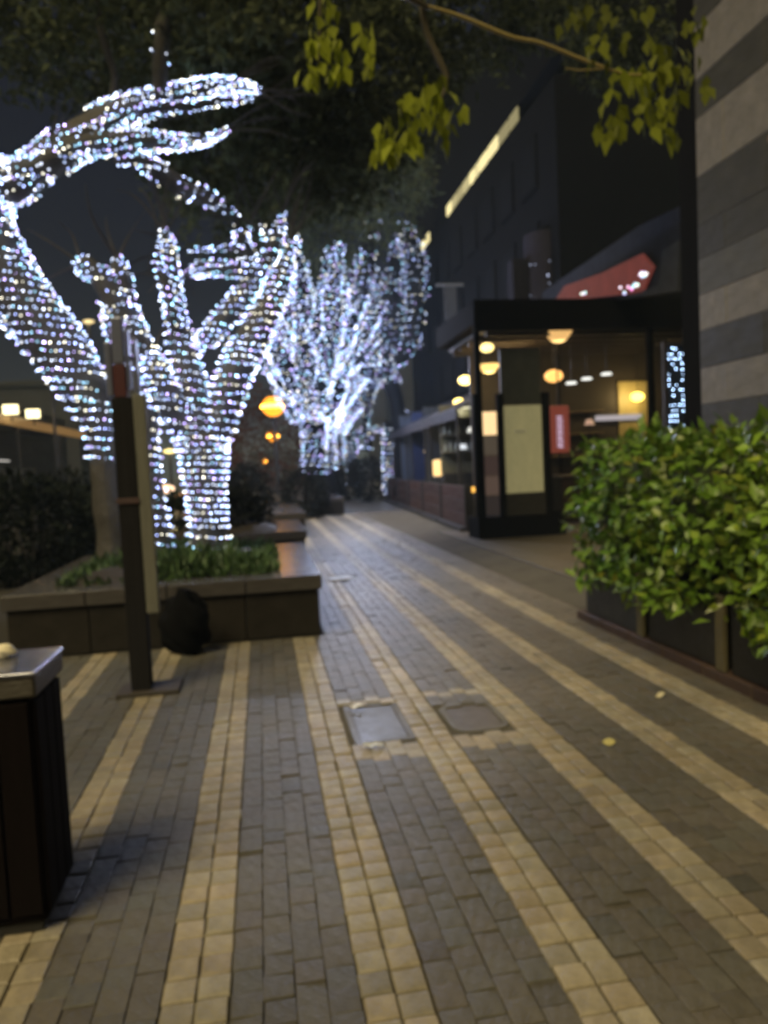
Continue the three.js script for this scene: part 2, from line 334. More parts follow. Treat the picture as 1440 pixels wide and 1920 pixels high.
function litTree({ name = 'fairy_lit_tree', label, lights, group, lgroup, z, base, limbs, wrapping, blobs = [], seed, wire, crownTone, leaf, bare }) {
  const r = rng(seed), p0 = at(base[0], base[1], z);
  const ground0 = [p0.x, 0, p0.z], g = thing(name, label, 'tree', ground0, 0, group), list = [], wires = wire ? [] : null;
  limbs.forEach((L, i) => {
    const opt = L.opt ?? {};
    const pts = L.p.map(([px, py, rad, dz = 0]) => [at(px, py, z + dz), rad * (z > -12 && i > 0 ? 0.86 : 1)]);
    if (L.root) pts.unshift([V(p0.x + (pts[0][0].x - p0.x) * 0.9, 0.3, p0.z), pts[0][1] * 1.25]);
    if (i > 0) { const e = pts.length - 1; pts[e][1] *= 0.4; }
    const rel = pts.map(([q, rad]) => [q.clone().sub(g.position), rad * 0.92]);
    mesh(i === 0 ? 'trunk' : 'limb', tube(rel, z > -12 ? 14 : 9, z > -12 ? 0.1 : 0.25, 0.075), z > -12 ? barkM : barkFarM, g);
    if (i > 0 && z > -12) {
      const n = rel.length - 1, tip = rel[n][0], dir = tip.clone().sub(rel[n - 1][0]).normalize(), tw = [];
      for (let k = 0; k < 3; k++) { const e = dir.clone().addScaledVector(randDir(r), 0.7).normalize(), m = tip.clone().addScaledVector(e, 0.3 + 0.2 * r()); tw.push(tube([[tip.clone().addScaledVector(dir, -0.05), Math.min(0.03, rel[n][1] * 0.7)], [m, 0.012], [m.clone().addScaledVector(e, 0.25).addScaledVector(randDir(r), 0.12), 0.005]], 5, 0.1, 0.05)); }
      mesh('twig', mergeGeometries(tw), barkM, g);
    }
    if (opt.lit !== false) wrap(list, pts, { ...wrapping, ...opt, r, wires });
  });
  if (blobs.length) {
    const bl = blobs.map(([px, py, dz, R, n]) => [at(px, py, z + dz).sub(g.position), R, n]);
    mesh('crown', leafMesh(crownList(bl, r, leaf ?? 0.16, crownTone)), crownM, g);
  }
  if (list.length) lightString(lights, list, ground0, wires ?? [], lgroup);
  return { list, g };
}
const NEAR = { pitch: 0.1, gap: 0.047, size: 0.009, power: 10, keep: 0.9, loose: 0.8 };
// left tree: leans out of the frame and arches back over the planter
litTree({
  label: 'big leaning tree at the left of the front planter, its foot behind the signpost', lights: 'white fairy lights wound round the leaning tree that arches over from the left edge', z: -8.5, base: [218, 1030], seed: 101, wire: true, wrapping: NEAR,
  limbs: [
    { root: 1, p: [[214, 1010, 0.2], [203, 900, 0.19], [196, 810, 0.2], [150, 720, 0.26], [95, 635, 0.3], [35, 555, 0.3], [-15, 470, 0.3], [-40, 400, 0.3], [-25, 340, 0.28]], opt: { start: 0.27 } },
    { p: [[-25, 345, 0.26], [40, 335, 0.24], [120, 275, 0.22], [210, 222, 0.2], [290, 190, 0.15], [370, 168, 0.11], [440, 160, 0.08], [492, 170, 0.06]] },
    { p: [[-30, 350, 0.2], [60, 320, 0.17], [150, 275, 0.15], [240, 265, 0.13], [330, 265, 0.09], [385, 262, 0.06], [430, 240, 0.035]].map(q => [...q, 0.22]), opt: { keep: 0.8 } },
    { p: [[180, 250, 0.12, 0.2], [240, 290, 0.12, 0.2], [290, 318, 0.1, 0.1], [345, 355, 0.12], [400, 375, 0.1, -0.1], [445, 408, 0.05, -0.2]], opt: { keep: 0.85 } },
    { p: [[-20, 330, 0.26, 0.2], [30, 350, 0.2, 0.2], [80, 320, 0.12, 0.2]], opt: {} },
    { p: [[300, 190, 0.1, 0.1], [300, 120, 0.1, 0.1], [305, 50, 0.1, 0.1], [312, -40, 0.09, 0.1]], opt: { keep: 0.3, pitch: 0.22, power: 6 } },
    { p: [[270, 205, 0.06, 0.25], [340, 200, 0.06, 0.25], [410, 190, 0.05, 0.25], [478, 186, 0.025, 0.25]], opt: { keep: 0.85 } },
    { p: [[60, 305, 0.07, 0.25], [130, 262, 0.07, 0.25], [200, 232, 0.06, 0.25], [260, 205, 0.04, 0.25]], opt: { keep: 0.85 } },
    { p: [[215, 300, 0.05, 0.25], [270, 300, 0.06, 0.25], [320, 318, 0.04, 0.25]], opt: { keep: 0.9 } },
    { p: [[360, 180, 0.04, 0.2], [395, 160, 0.045, 0.2], [440, 152, 0.03, 0.2]], opt: { keep: 0.9 } },
    { p: [[200, 215, 0.06, -0.2], [215, 150, 0.045, -0.2], [190, 60, 0.05, -0.2], [180, -30, 0.045, -0.2]], opt: { lit: false } },
    { p: [[270, 300, 0.05, -0.3], [310, 420, 0.04, -0.3], [312, 440, 0.03, -0.3]], opt: { keep: 0.15 } },
  ],
  blobs: [[250, 60, -1, 1.5, 2600], [480, 40, -1.5, 1.6, 3000], [430, 250, -2, 1.2, 1500], [100, 40, -1.5, 1.3, 1500], [350, -80, 0, 1.6, 1800], [600, 90, -1.8, 1.5, 2400], [540, 300, -3, 1.3, 1500]],
});
// middle trunk
litTree({
  label: 'slender leaning trunk in the middle of the front planter, cut short at the top', lights: 'white fairy lights wound round the short middle trunk of the front planter', z: -8.3, base: [310, 1035], seed: 102, wire: true, wrapping: NEAR,
  limbs: [
    { root: 1, p: [[304, 1020, 0.105], [297, 960, 0.095], [289, 900, 0.09], [281, 850, 0.1], [274, 790, 0.14], [262, 710, 0.2], [240, 630, 0.21], [226, 585, 0.18], [216, 560, 0.08]], opt: { keep: 0.92 } },
    { p: [[236, 620, 0.17, 0.05], [214, 560, 0.17, 0.05], [186, 515, 0.14, 0.05], [158, 497, 0.12, 0.05], [146, 492, 0.1]], opt: { keep: 0.88 } },
    { p: [[240, 620, 0.17], [230, 550, 0.15], [222, 510, 0.13], [219, 480, 0.11]], opt: { keep: 0.88 } },
  ],
});
// right, forked trunk
litTree({
  label: 'stout forked tree at the right of the front planter, brightest of the lit trunks', lights: 'white fairy lights wound closely round the stout forked tree of the front planter', z: -8.35, base: [388, 985], seed: 103, wire: true, wrapping: { ...NEAR, keep: 0.95, pitch: 0.088, gap: 0.045 },
  limbs: [
    { root: 1, p: [[390, 990, 0.2], [387, 930, 0.195], [382, 870, 0.24], [378, 815, 0.27]] },
    { p: [[368, 850, 0.2], [345, 790, 0.22], [310, 735, 0.19, 0.2], [292, 690, 0.17, 0.2], [285, 650, 0.12, 0.2]] },
    { p: [[376, 850, 0.22], [366, 770, 0.22], [350, 690, 0.19], [332, 610, 0.14], [322, 540, 0.12], [315, 470, 0.11], [308, 425, 0.07]] },
    { p: [[390, 860, 0.2], [415, 780, 0.2], [440, 700, 0.22], [470, 640, 0.22], [505, 570, 0.19], [530, 510, 0.13], [545, 450, 0.08]] },
    { p: [[345, 660, 0.1], [375, 650, 0.12, -0.2], [410, 610, 0.14, -0.3], [450, 560, 0.15, -0.4], [490, 510, 0.13, -0.5], [520, 440, 0.09, -0.6], [530, 398, 0.07, -0.6]] },
    { p: [[470, 590, 0.13, -0.5], [470, 520, 0.12, -0.6], [455, 450, 0.1, -0.6], [440, 420, 0.05, -0.6]], opt: { keep: 0.7 } },
    { p: [[500, 515, 0.09, -0.4], [430, 505, 0.09, -0.4], [375, 505, 0.1, -0.4], [345, 520, 0.05, -0.4]], opt: { keep: 0.9 } },
    { p: [[505, 560, 0.08, -0.7], [515, 490, 0.08, -0.8], [500, 440, 0.06, -0.8], [490, 420, 0.03, -0.8]], opt: { keep: 0.8 } },
    { p: [[530, 500, 0.07, -0.5], [552, 460, 0.07, -0.6], [556, 432, 0.03, -0.6]], opt: { keep: 0.85 } },
    { p: [[330, 620, 0.07, 0.1], [318, 560, 0.08, 0.1], [300, 500, 0.07, 0.1], [298, 450, 0.03, 0.1]], opt: { keep: 0.7 } },
    { p: [[445, 470, 0.05, -0.3], [455, 440, 0.06, -0.3], [470, 425, 0.03, -0.3]], opt: { keep: 0.8 } },
    { p: [[470, 455, 0.03, -0.6], [400, 468, 0.03, -0.6], [335, 465, 0.02, -0.6]], opt: { keep: 0.5 } },
  ],
  blobs: [[420, 330, -1.5, 0.8, 700], [650, 290, -3, 1.1, 1800], [720, 130, -2.5, 1.2, 2000], [620, 200, -2, 1.2, 1600], [860, 30, -2.5, 1.2, 1800], [1040, -30, -2, 1.1, 1300], [1160, 60, -2, 0.9, 900]],
});
// the far trees of the row: trunks one behind the other, limbs spread over the street
const FAR = { pitch: 0.16, gap: 0.09, size: 0.02, power: 5, keep: 0.95, loose: 1.6 };
const spread = (seed, base, n, r0, x0, x1, y0, y1, dz = 3) => { const r = rng(seed), o = []; for (let i = 0; i < n; i++) { const y = y0 + (y1 - y0) * r(), k = (y - y0) / (y1 - y0), x = x0 + (x1 - x0) * (i + 0.5 * r()) / n + 0 * k; o.push([x, y, dz * (r() - 0.2), 40 * (r() - 0.5)]); } return fan(base, o, r0).map(l => { const up = 110 * r() ** 1.3; l.p[0][1] -= up; l.p[1][1] = Math.min(l.p[1][1], l.p[0][1] - 15); l.opt = { keep: 0.72 + 0.28 * r(), start: 0.3 * r() + 0.1, power: 3.4 + 3.4 * r() }; return l; }); };
const fan = (base, tips, r0) => tips.map(([x, y, dz = 0, bend = 0]) => ({ p: [[base[0], base[1], r0], [base[0] + (x - base[0]) * 0.22 + bend, base[1] + (y - base[1]) * 0.32, r0 * 0.92, dz * 0.3], [base[0] + (x - base[0]) * 0.6 + bend * 0.6, base[1] + (y - base[1]) * 0.66, r0 * 0.75, dz * 0.7], [x, y, r0 * 0.4, dz]] }));
litTree({
  label: 'lit tree of the far row whose limbs spread left, nearest of the far trunks', lights: 'dense bluish fairy lights on the nearest tree of the far row', z: -23.5, base: [585, 880], seed: 111, wrapping: FAR,
  limbs: [{ root: 1, p: [[590, 870, 0.36], [590, 820, 0.36], [588, 780, 0.4]], opt: { start: 0.25 } }, ...spread(71, [590, 790], 22, 0.3, 455, 690, 470, 700), ...spread(72, [590, 790], 16, 0.26, 470, 660, 560, 700), ...spread(81, [588, 760], 48, 0.11, 450, 690, 450, 700), ...fan([588, 790], [[500, 640, 1], [470, 560, 2], [530, 520, 1], [560, 470, 2], [600, 540, 1.5], [640, 455, 2], [520, 690, 0.5, -20], [490, 610, 2.5], [560, 600, 3], [640, 560, 2.5]], 0.42)],
  blobs: [[560, 430, 0, 2.6, 1900], [660, 330, 2, 2.4, 1900], [470, 400, 0, 2.4, 1600], [380, 230, 2, 3, 2200]], leaf: 0.25,
});
litTree({
  label: 'lit tree of the far row with upright limbs, second of the far trunks', lights: 'dense bluish fairy lights on the second tree of the far row', z: -28.5, base: [606, 878], seed: 112, wrapping: FAR,
  limbs: [{ root: 1, p: [[606, 866, 0.42], [606, 820, 0.42], [606, 780, 0.5]], opt: { start: 0.25 } }, ...spread(73, [606, 790], 22, 0.34, 510, 735, 510, 700), ...spread(74, [606, 790], 16, 0.32, 520, 720, 600, 730), ...spread(82, [606, 760], 48, 0.12, 500, 740, 500, 730), ...fan([606, 800], [[540, 640, 1], [580, 570, 2], [630, 560, 1], [660, 620, 2], [690, 680, 1], [600, 640, 3], [650, 540, 2], [720, 640, 1], [560, 700, 3], [640, 690, 3]], 0.5)],
  blobs: [[640, 420, 0, 3, 1700]], leaf: 0.28,
});
litTree({
  label: 'lit tree at the far end of the row, its trunk touching the street', lights: 'dense bluish fairy lights on the farthest tree of the row', z: -34, base: [624, 880], seed: 113, wrapping: { ...FAR, pitch: 0.17, gap: 0.11 },
  limbs: [{ root: 1, p: [[624, 868, 0.5], [622, 825, 0.5], [622, 790, 0.55]], opt: { start: 0.25 } }, ...spread(75, [622, 800], 14, 0.5, 550, 710, 620, 740), ...fan([622, 810], [[560, 690, 1], [600, 650, 2], [640, 640, 1], [680, 690, 2], [700, 720, 1], [660, 650, 3], [720, 690, 2]], 0.55)],
});
litTree({
  label: 'tall lit tree at the right of the street, limbs hanging like curtains of lights', lights: 'long white fairy lights hanging down the tall tree right of the far street', z: -28, base: [752, 930], seed: 114, wrapping: { ...FAR, size: 0.018, power: 5, pitch: 0.21, gap: 0.13, keep: 0.9 },
  limbs: [
    { root: 1, p: [[752, 880, 0.3], [750, 800, 0.3], [740, 740, 0.32], [720, 695, 0.4]], opt: { start: 0.85 } },
    { p: [[712, 690, 0.25], [694, 735, 0.18], [686, 790, 0.12], [684, 840, 0.07]] },
    { p: [[712, 700, 0.4], [735, 640, 0.5], [735, 570, 0.5], [705, 520, 0.4], [665, 525, 0.2]] },
    { p: [[735, 690, 0.3], [770, 640, 0.3, 1], [780, 560, 0.36, 1], [778, 490, 0.4, 1], [762, 440, 0.32, 1], [752, 412, 0.15, 1]] },
    { p: [[720, 640, 0.3], [735, 540, 0.25], [745, 470, 0.24], [748, 430, 0.15]], opt: { keep: 0.7 } },
    { p: [[690, 560, 0.2], [692, 500, 0.25], [688, 450, 0.26], [700, 415, 0.2], [685, 385, 0.06]], opt: { keep: 0.45 } },
    { p: [[735, 690, 0.3, 1], [700, 700, 0.3, 1], [660, 690, 0.2, 1]] },
  ],
  blobs: [[710, 340, 1, 2.0, 1000]], leaf: 0.25,
});
litTree({
  name: 'small_lit_tree', label: 'short trunk wrapped in violet and blue lights beside the terrace', lights: 'violet and blue fairy lights on the short trunk beside the terrace', z: -31, base: [735, 900], seed: 115, wrapping: { pitch: 0.17, gap: 0.12, size: 0.024, power: 4.6, keep: 0.9 },
  limbs: [{ root: 1, p: [[738, 895, 0.42], [735, 870, 0.36], [732, 830, 0.32], [730, 790, 0.24]] }, { p: [[730, 800, 0.1], [745, 780, 0.08], [765, 770, 0.03]], opt: { keep: 0.5 } }, { p: [[730, 815, 0.1], [715, 806, 0.08], [702, 815, 0.03]], opt: { keep: 0.5 } }],
});
litTree({
  name: 'small_lit_tree', label: 'far small tree with a few rows of lights at the end of the street', lights: 'few rows of pale fairy lights in the gap at the end of the street', z: -44, base: [665, 885], seed: 116, wrapping: { pitch: 0.3, gap: 0.17, size: 0.032, power: 4.5, keep: 0.8 },
  limbs: [{ root: 1, p: [[662, 870, 0.36], [660, 840, 0.34], [658, 810, 0.28]] }, { p: [[660, 818, 0.2], [690, 808, 0.14], [712, 800, 0.08]] }, { p: [[684, 845, 0.3], [690, 830, 0.3], [693, 815, 0.2]] }],
});
for (const [px, py, z, cd] of [[330, 780, -7.2, 0.5], [130, 560, -7.3, 0.4], [450, 650, -7.0, 0.7], [610, 680, -17, 34], [660, 700, -24, 44], [740, 560, -19, 14]]) {
  const p = at(px, py, z); lamp(p, [0.78, 0.85, 1.15], cd, 4);  // unseen fill lights added off the bulbs for bluish spill
}

// ---------------------------------------------------------------- street lamps down the row
const orange = glow(14, 6.5, 0.7), amber = glow(2.4, 0.8, 0.04), postM = mat(0.03, 0.03, 0.032, 0.5);
function streetLamp(px, py, z, label) {
  const p = at(px, py, z), g = thing('street_lamp', label, 'street lamp', [p.x, 0, p.z], 0, 'orange street lamps along the tree row');
  mesh('pole', new THREE.LatheGeometry([[0.001, 0], [0.16, 0], [0.16, 0.3], [0.07, 0.5], [0.05, p.y - 0.5], [0.1, p.y - 0.46], [0.14, p.y - 0.38], [0.001, p.y - 0.38]].map(q => new THREE.Vector2(...q)), 12), postM, g);
  mesh('lamp_globe', new THREE.SphereGeometry(0.4, 20, 14).scale(1, 0.9, 1).translate(0, p.y, 0), amber, g);  // wide amber globe stands in for the orange halo
  mesh('lamp_ring', new THREE.TorusGeometry(0.39, 0.06, 8, 28).rotateX(Math.PI / 2).translate(0, p.y, 0), orange, g);
  mesh('lamp_cap', new THREE.LatheGeometry([[0.001, 0.46], [0.06, 0.44], [0.2, 0.36], [0.18, 0.33], [0.001, 0.38]].map(q => new THREE.Vector2(q[0], q[1] + p.y)), 16), postM, g);
  return p;
}
{
  const p = streetLamp(512, 762, -27, 'nearest orange street lamp, glowing between the lit trunks'); lamp(p.clone().add(V(0, 0, 0.1)), [1, 0.42, 0.14], 190, 16);
  const q = streetLamp(511, 818, -50, 'middle one of the three orange lamps, straight below the glowing one'); lamp(q, [1, 0.5, 0.1], 40, 9);
  const s = streetLamp(497, 865, -120, 'farthest and smallest of the three orange street lamps'); lamp(s, [1, 0.45, 0.15], 40, 9);
}

// ---------------------------------------------------------------- signpost, bag, bin
{
  const g = thing('signpost', 'tall dark signpost with a pale side panel, red band and shiny head before the planter', 'signpost', [-0.89, 0, -5.3]);
  const dark = matte(0.022, 0.021, 0.023), pale = mat(0.2, 0.2, 0.17, 0.7);
  mesh('post', box(-0.075, 0.06, 0.03, 2.04, -0.06, 0.06, 0.008), dark, g);
  mesh('side_panel', box(0.064, 0.145, 0.56, 2.06, -0.02, 0.06, 0.006), pale, g);
  mesh('base_plate', box(-0.17, 0.25, 0, 0.03, -0.16, 0.12, 0.008), mat(0.06, 0.05, 0.045, 0.7), g);
  mesh('red_band', box(-0.05, 0.03, 2.042, 2.26, -0.05, 0.055, 0.006), mat(0.06, 0.009, 0.014, 0.6, { plain: 1 }), g);
  const hm = mat(0.35, 0.37, 0.5, 0.32, { metalness: 0.8, plain: 1 });
  for (const [x0, x1, y0, y1, z0] of [[-0.1, -0.054, 2.05, 2.42, -0.05], [-0.05, 0.03, 2.264, 2.58, -0.045], [0.036, 0.06, 2.1, 2.5, -0.04], [0.085, 0.11, 2.07, 2.44, -0.04]]) mesh('sign_plate', box(x0, x1, y0, y1, z0, 0.05, 0.014), hm, g);
  mesh('plate_bar', box(-0.09, 0.1, 2.3, 2.33, -0.062, -0.052, 0.004), dark, g);
  mesh('clamp', box(-0.085, 0.07, 1.32, 1.36, -0.07, 0.07, 0.006), mat(0.07, 0.03, 0.03, 0.5), g);
}
{
  const geo = new THREE.SphereGeometry(1, 28, 22), p = geo.attributes.position;
  for (let i = 0; i < p.count; i++) {
    const v = V(p.getX(i), p.getY(i), p.getZ(i)), k = 1 + 0.13 * wob(v, 1.3) + 0.06 * wob(v, 3.7), top = Math.max(0, v.y), neck = 1 - 0.5 * Math.pow(top, 3.5);
    p.setXYZ(i, v.x * 0.2 * k * neck, 0.26 + Math.max(-0.26, v.y * (v.y > 0 ? 0.29 : 0.27) * k), v.z * 0.15 * k * neck);
  }
  geo.computeVertexNormals();
  const g = thing('rubbish_bag', 'black rubbish bag slumped between the signpost and the stone planter', 'bag', [-0.69, 0, -6.32]);
  mesh('bag_body', geo, matte(0.006, 0.006, 0.007), g);
  mesh('bag_neck', new THREE.LatheGeometry([[0.001, 0.44], [0.09, 0.46], [0.05, 0.515], [0.06, 0.535], [0.04, 0.55], [0.001, 0.53]].map(q => new THREE.Vector2(...q)), 10), matte(0.006, 0.006, 0.007), g);
}
{
  const g = thing('litter_bin', 'dark square litter bin with a shiny grey top at the left edge', 'bin', [-1.05, 0, -2.69]);
  const bm = matte(0.009, 0.006, 0.006), rim = mat(0.065, 0.055, 0.042, 0.6);
  mesh('bin_body', box(-0.27, 0.27, 0.04, 0.8, -0.155, 0.155, 0.015), bm, g);
  mesh('bin_plinth', box(-0.25, 0.25, 0, 0.04, -0.14, 0.14, 0.006), mat(0.02, 0.02, 0.02, 0.7), g);
  for (let i = 0; i < 5; i++) mesh('slat', box(-0.262 + i * 0.106, -0.262 + i * 0.106 + 0.098, 0.07, 0.785, 0.155, 0.167, 0.005), bm, g);
  for (let i = 0; i < 3; i++) mesh('slat', box(0.27, 0.281, 0.07, 0.785, -0.148 + i * 0.1, -0.148 + i * 0.1 + 0.094, 0.005), bm, g);
  mesh('bin_rim', box(-0.29, 0.29, 0.8, 0.872, -0.175, 0.175, 0.012), rim, g);
  mesh('bin_top', box(-0.295, 0.295, 0.872, 0.888, -0.18, 0.18, 0.006), mat(0.3, 0.31, 0.38, 0.25, { metalness: 0.9, plain: 1 }), g);
  const cg = new THREE.IcosahedronGeometry(0.034, 3), p = cg.attributes.position;
  for (let i = 0; i < p.count; i++) { const v = V(p.getX(i), p.getY(i), p.getZ(i)), k = 1 + 0.18 * wob(v, 22); p.setXYZ(i, v.x * k * 1.15, v.y * k * 0.75, v.z * k); }
  cg.computeVertexNormals();
  const c = mesh('pale_lump', cg, mat(0.95, 0.86, 0.62, 0.6, { plain: 1 })); c.position.set(-0.93, 0.912, -2.76); tag(c, 'small pale yellow rounded lump lying on the litter bin top', 'litter');  // a small uneven pale yellow lump on the bin top
}

// ---------------------------------------------------------------- hedge in black boxes on the right
{
  const plinth = new THREE.Group(); plinth.name = 'kerb'; plinth.userData.kind = 'structure'; scene.add(plinth);
  const red = [mat(0.08, 0.05, 0.04, 0.7), mat(0.07, 0.042, 0.035, 0.7)];
  for (let i = 0; i < 9; i++) mesh('kerb_stone', box(2.83, 3.75, -0.05, 0.075, -6.45 + i * 0.5, -6.45 + i * 0.5 + 0.494, 0.012), red[i % 2], plinth);
  const boxM = [mat(0.018, 0.024, 0.032, 0.45), mat(0.014, 0.014, 0.014, 0.5), mat(0.014, 0.014, 0.013, 0.5), mat(0.014, 0.014, 0.013, 0.5)], batM = mat(0.14, 0.12, 0.065, 0.7);
  const zs = [[-6.32, -5.32], [-5.22, -4.3], [-4.2, -3.2], [-3.1, -2.1]];
  const boxL = ['navy black planter box at the far end of the hedge', 'black planter box, second from the far end of the hedge', 'black planter box by the right edge under the nearest foliage', 'black planter box at the right edge, nearest of the row'];
  const shL = ['leafy green shrub at the far end of the hedge, beside the kiosk', 'leafy green shrub in the middle of the boxed hedge', 'brightest yellow green shrub of the hedge, at the right edge', 'nearest green shrub of the hedge, reaching past the right edge'];
  const r = rng(300), lm = leafMat(0.42, 0.3), geoVar = [];
  for (let k = 0; k < 8; k++) { const t = 0.75 + 0.07 * k; geoVar.push(leafMesh([{ p: V(0, 0, 0), d: V(0, 0, 1), n: V(0, 1, 0), s: 0.105 + 0.006 * k, w: 0.058, c: [0.16 * t, 0.27 * t, 0.026 * t] }])); }
  zs.forEach(([z0, z1], i) => {
    const g = thing('planter_box', boxL[i], 'planter', [3.25, 0, (z0 + z1) / 2], 0, i ? 'black boxes under the hedge' : undefined), D = (z1 - z0) / 2, W = 0.38;
    mesh('box_panel', box(-W, -W + 0.03, 0.08, 0.56, -D, D, 0.005), boxM[i], g); mesh('box_panel', box(W - 0.03, W, 0.08, 0.56, -D, D, 0.005), boxM[i], g);
    mesh('box_panel', box(-W + 0.032, W - 0.032, 0.08, 0.56, -D, -D + 0.03, 0.005), boxM[i], g); mesh('box_panel', box(-W + 0.032, W - 0.032, 0.08, 0.56, D - 0.03, D, 0.005), boxM[i], g);
    mesh('batten', box(-W - 0.035, -W - 0.002, 0.08, 0.57, D - 0.02, D + 0.07, 0.006), batM, g);
    mesh('soil', box(-W + 0.032, W - 0.032, 0.44, 0.5, -D + 0.032, D - 0.032, 0.01), soilM, g);
    const s = thing('hedge_shrub', shL[i], 'shrub', [3.25, 0.5, (z0 + z1) / 2]), list = [];
    for (let k = 0; k < 9; k++) { const x = (r() - 0.5) * 0.5, z = (r() - 0.5) * D * 1.5; mesh('stem', tube([[V(x * 0.5, 0, z * 0.7), 0.014], [V(x, 0.4, z), 0.01], [V(x * 1.3, 0.85, z * 1.1), 0.005]], 6, 0.15, 0.1), barkM, s); }
    const shell = q => {                                             // point and outward normal of the shrub's uneven surface
      const a = randDir(r), m = Math.pow(Math.abs(a.x) ** 5 + Math.abs(a.y) ** 5 + Math.abs(a.z) ** 5, 0.2), p = V(a.x / m * 0.56, 0.55 + a.y / m * 0.58, a.z / m * (D + 0.1));
      if (p.y < 0.05) { p.y = p.y * 0.35 - 0.02; if (Math.abs(p.x) < 0.4) p.x = Math.sign(p.x || 1) * (0.4 + 0.2 * r()); }
      const w = 1 + 0.07 * wob(V(p.x, p.y, p.z - 3.25 + 1.06 * i), 1.4) + 0.05 * wob(p, 3.1); p.x *= w * q; p.y = 0.5 + (p.y - 0.5) * w * q; p.z *= w * q; return [p, a];
    };
    for (let k = 0; k < 2300; k++) {
      const [p, a] = shell(0.72 + 0.3 * r()), t = (0.55 + 0.85 * r()), y = r() < 0.25 ? 1.3 : r() < 0.04 ? 1.9 : 1;
      const d = a.clone().multiplyScalar(0.7).add(randDir(r)).add(V(0, -0.1, 0)).normalize(), n = a.clone().add(V(0, 0.5, 0)).add(randDir(r).multiplyScalar(0.7)).normalize();
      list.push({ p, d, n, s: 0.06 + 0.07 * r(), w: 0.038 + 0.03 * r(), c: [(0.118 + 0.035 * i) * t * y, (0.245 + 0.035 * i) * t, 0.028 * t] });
    }
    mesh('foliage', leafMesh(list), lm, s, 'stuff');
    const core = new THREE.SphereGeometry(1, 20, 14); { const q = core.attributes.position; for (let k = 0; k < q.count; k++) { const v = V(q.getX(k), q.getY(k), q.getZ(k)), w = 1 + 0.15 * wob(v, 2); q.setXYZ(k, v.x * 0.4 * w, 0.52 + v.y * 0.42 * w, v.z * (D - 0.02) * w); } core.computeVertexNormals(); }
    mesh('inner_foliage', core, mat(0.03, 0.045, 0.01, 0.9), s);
    if (i < 3) for (let k = 0; k < 95; k++) {
      let p, a; do { [p, a] = shell(1.0 + 0.05 * r()); } while (a.x > 0.3 || a.z < -0.5);
      const m = mesh('leaf', geoVar[Math.floor(r() * 8)], lm, s); m.position.copy(p);
      const d = a.clone().multiplyScalar(0.5).add(randDir(r).multiplyScalar(0.8)).normalize(); m.lookAt(m.getWorldPosition(V(0, 0, 0)).add(d)); m.rotateZ((r() - 0.5) * 1.4);
    }
  });
}

// ---------------------------------------------------------------- striped wall behind the hedge
{
  const g = thing('striped_wall', 'wall of pale and dark stone courses rising behind the hedge', 'wall', [4.3, 0, -6.7]);
  const tones = { p: [mat(0.25, 0.235, 0.23, 0.8), mat(0.24, 0.228, 0.222, 0.8), mat(0.255, 0.24, 0.235, 0.8)], d: [mat(0.066, 0.065, 0.063, 0.8), mat(0.064, 0.063, 0.061, 0.8), mat(0.068, 0.067, 0.064, 0.8)], m: [mat(0.12, 0.12, 0.122, 0.8), mat(0.115, 0.115, 0.117, 0.8), mat(0.125, 0.125, 0.125, 0.8)] };
  const courses = [[0, 0.45, 'd'], [0.45, 0.85, 'p'], [0.85, 1.2, 'd'], [1.2, 1.55, 'p'], [1.55, 1.95, 'd'], [1.95, 2.3, 'p'], [2.3, 2.66, 'd'], [2.66, 3.0, 'p'], [3.0, 3.34, 'm'], [3.34, 3.66, 'd'], [3.66, 4.12, 'd'], [4.12, 4.66, 'p'], [4.66, 5.02, 'd'], [5.02, 5.5, 'p'], [5.5, 5.9, 'd'], [5.9, 6.4, 'p'], [6.4, 6.9, 'd'], [6.9, 7.4, 'p']];
  const r = rng(9);
  courses.forEach(([y0, y1, k], i) => {
    let z = 0; let j = 0;
    while (z < 9) { const l = j === 0 && i % 2 ? 0.42 : 0.75 + 0.25 * r(); mesh('stone_block', box((r() - 0.5) * 0.006, 0.5, y0 + 0.0015, y1 - 0.0015, z + 0.0012, z + l - 0.0012, 0.004), tones[k][Math.floor(r() * 3)], g); z += l; j++; }
  });
  mesh('ledge', box(-0.07, 0, 3.98, 4.03, 1.1, 9, 0.006), mat(0.32, 0.22, 0.18, 0.6), g);
  mesh('wall_core', box(0.504, 0.7, 0, 7.4, 0.02, 9, 0), mat(0.1, 0.1, 0.1, 0.9), g);
  mesh('edge_pilaster', box(0.02, 0.5, 0, 7.4, -0.34, -0.004, 0.01), matte(0.008, 0.008, 0.01), g);
}

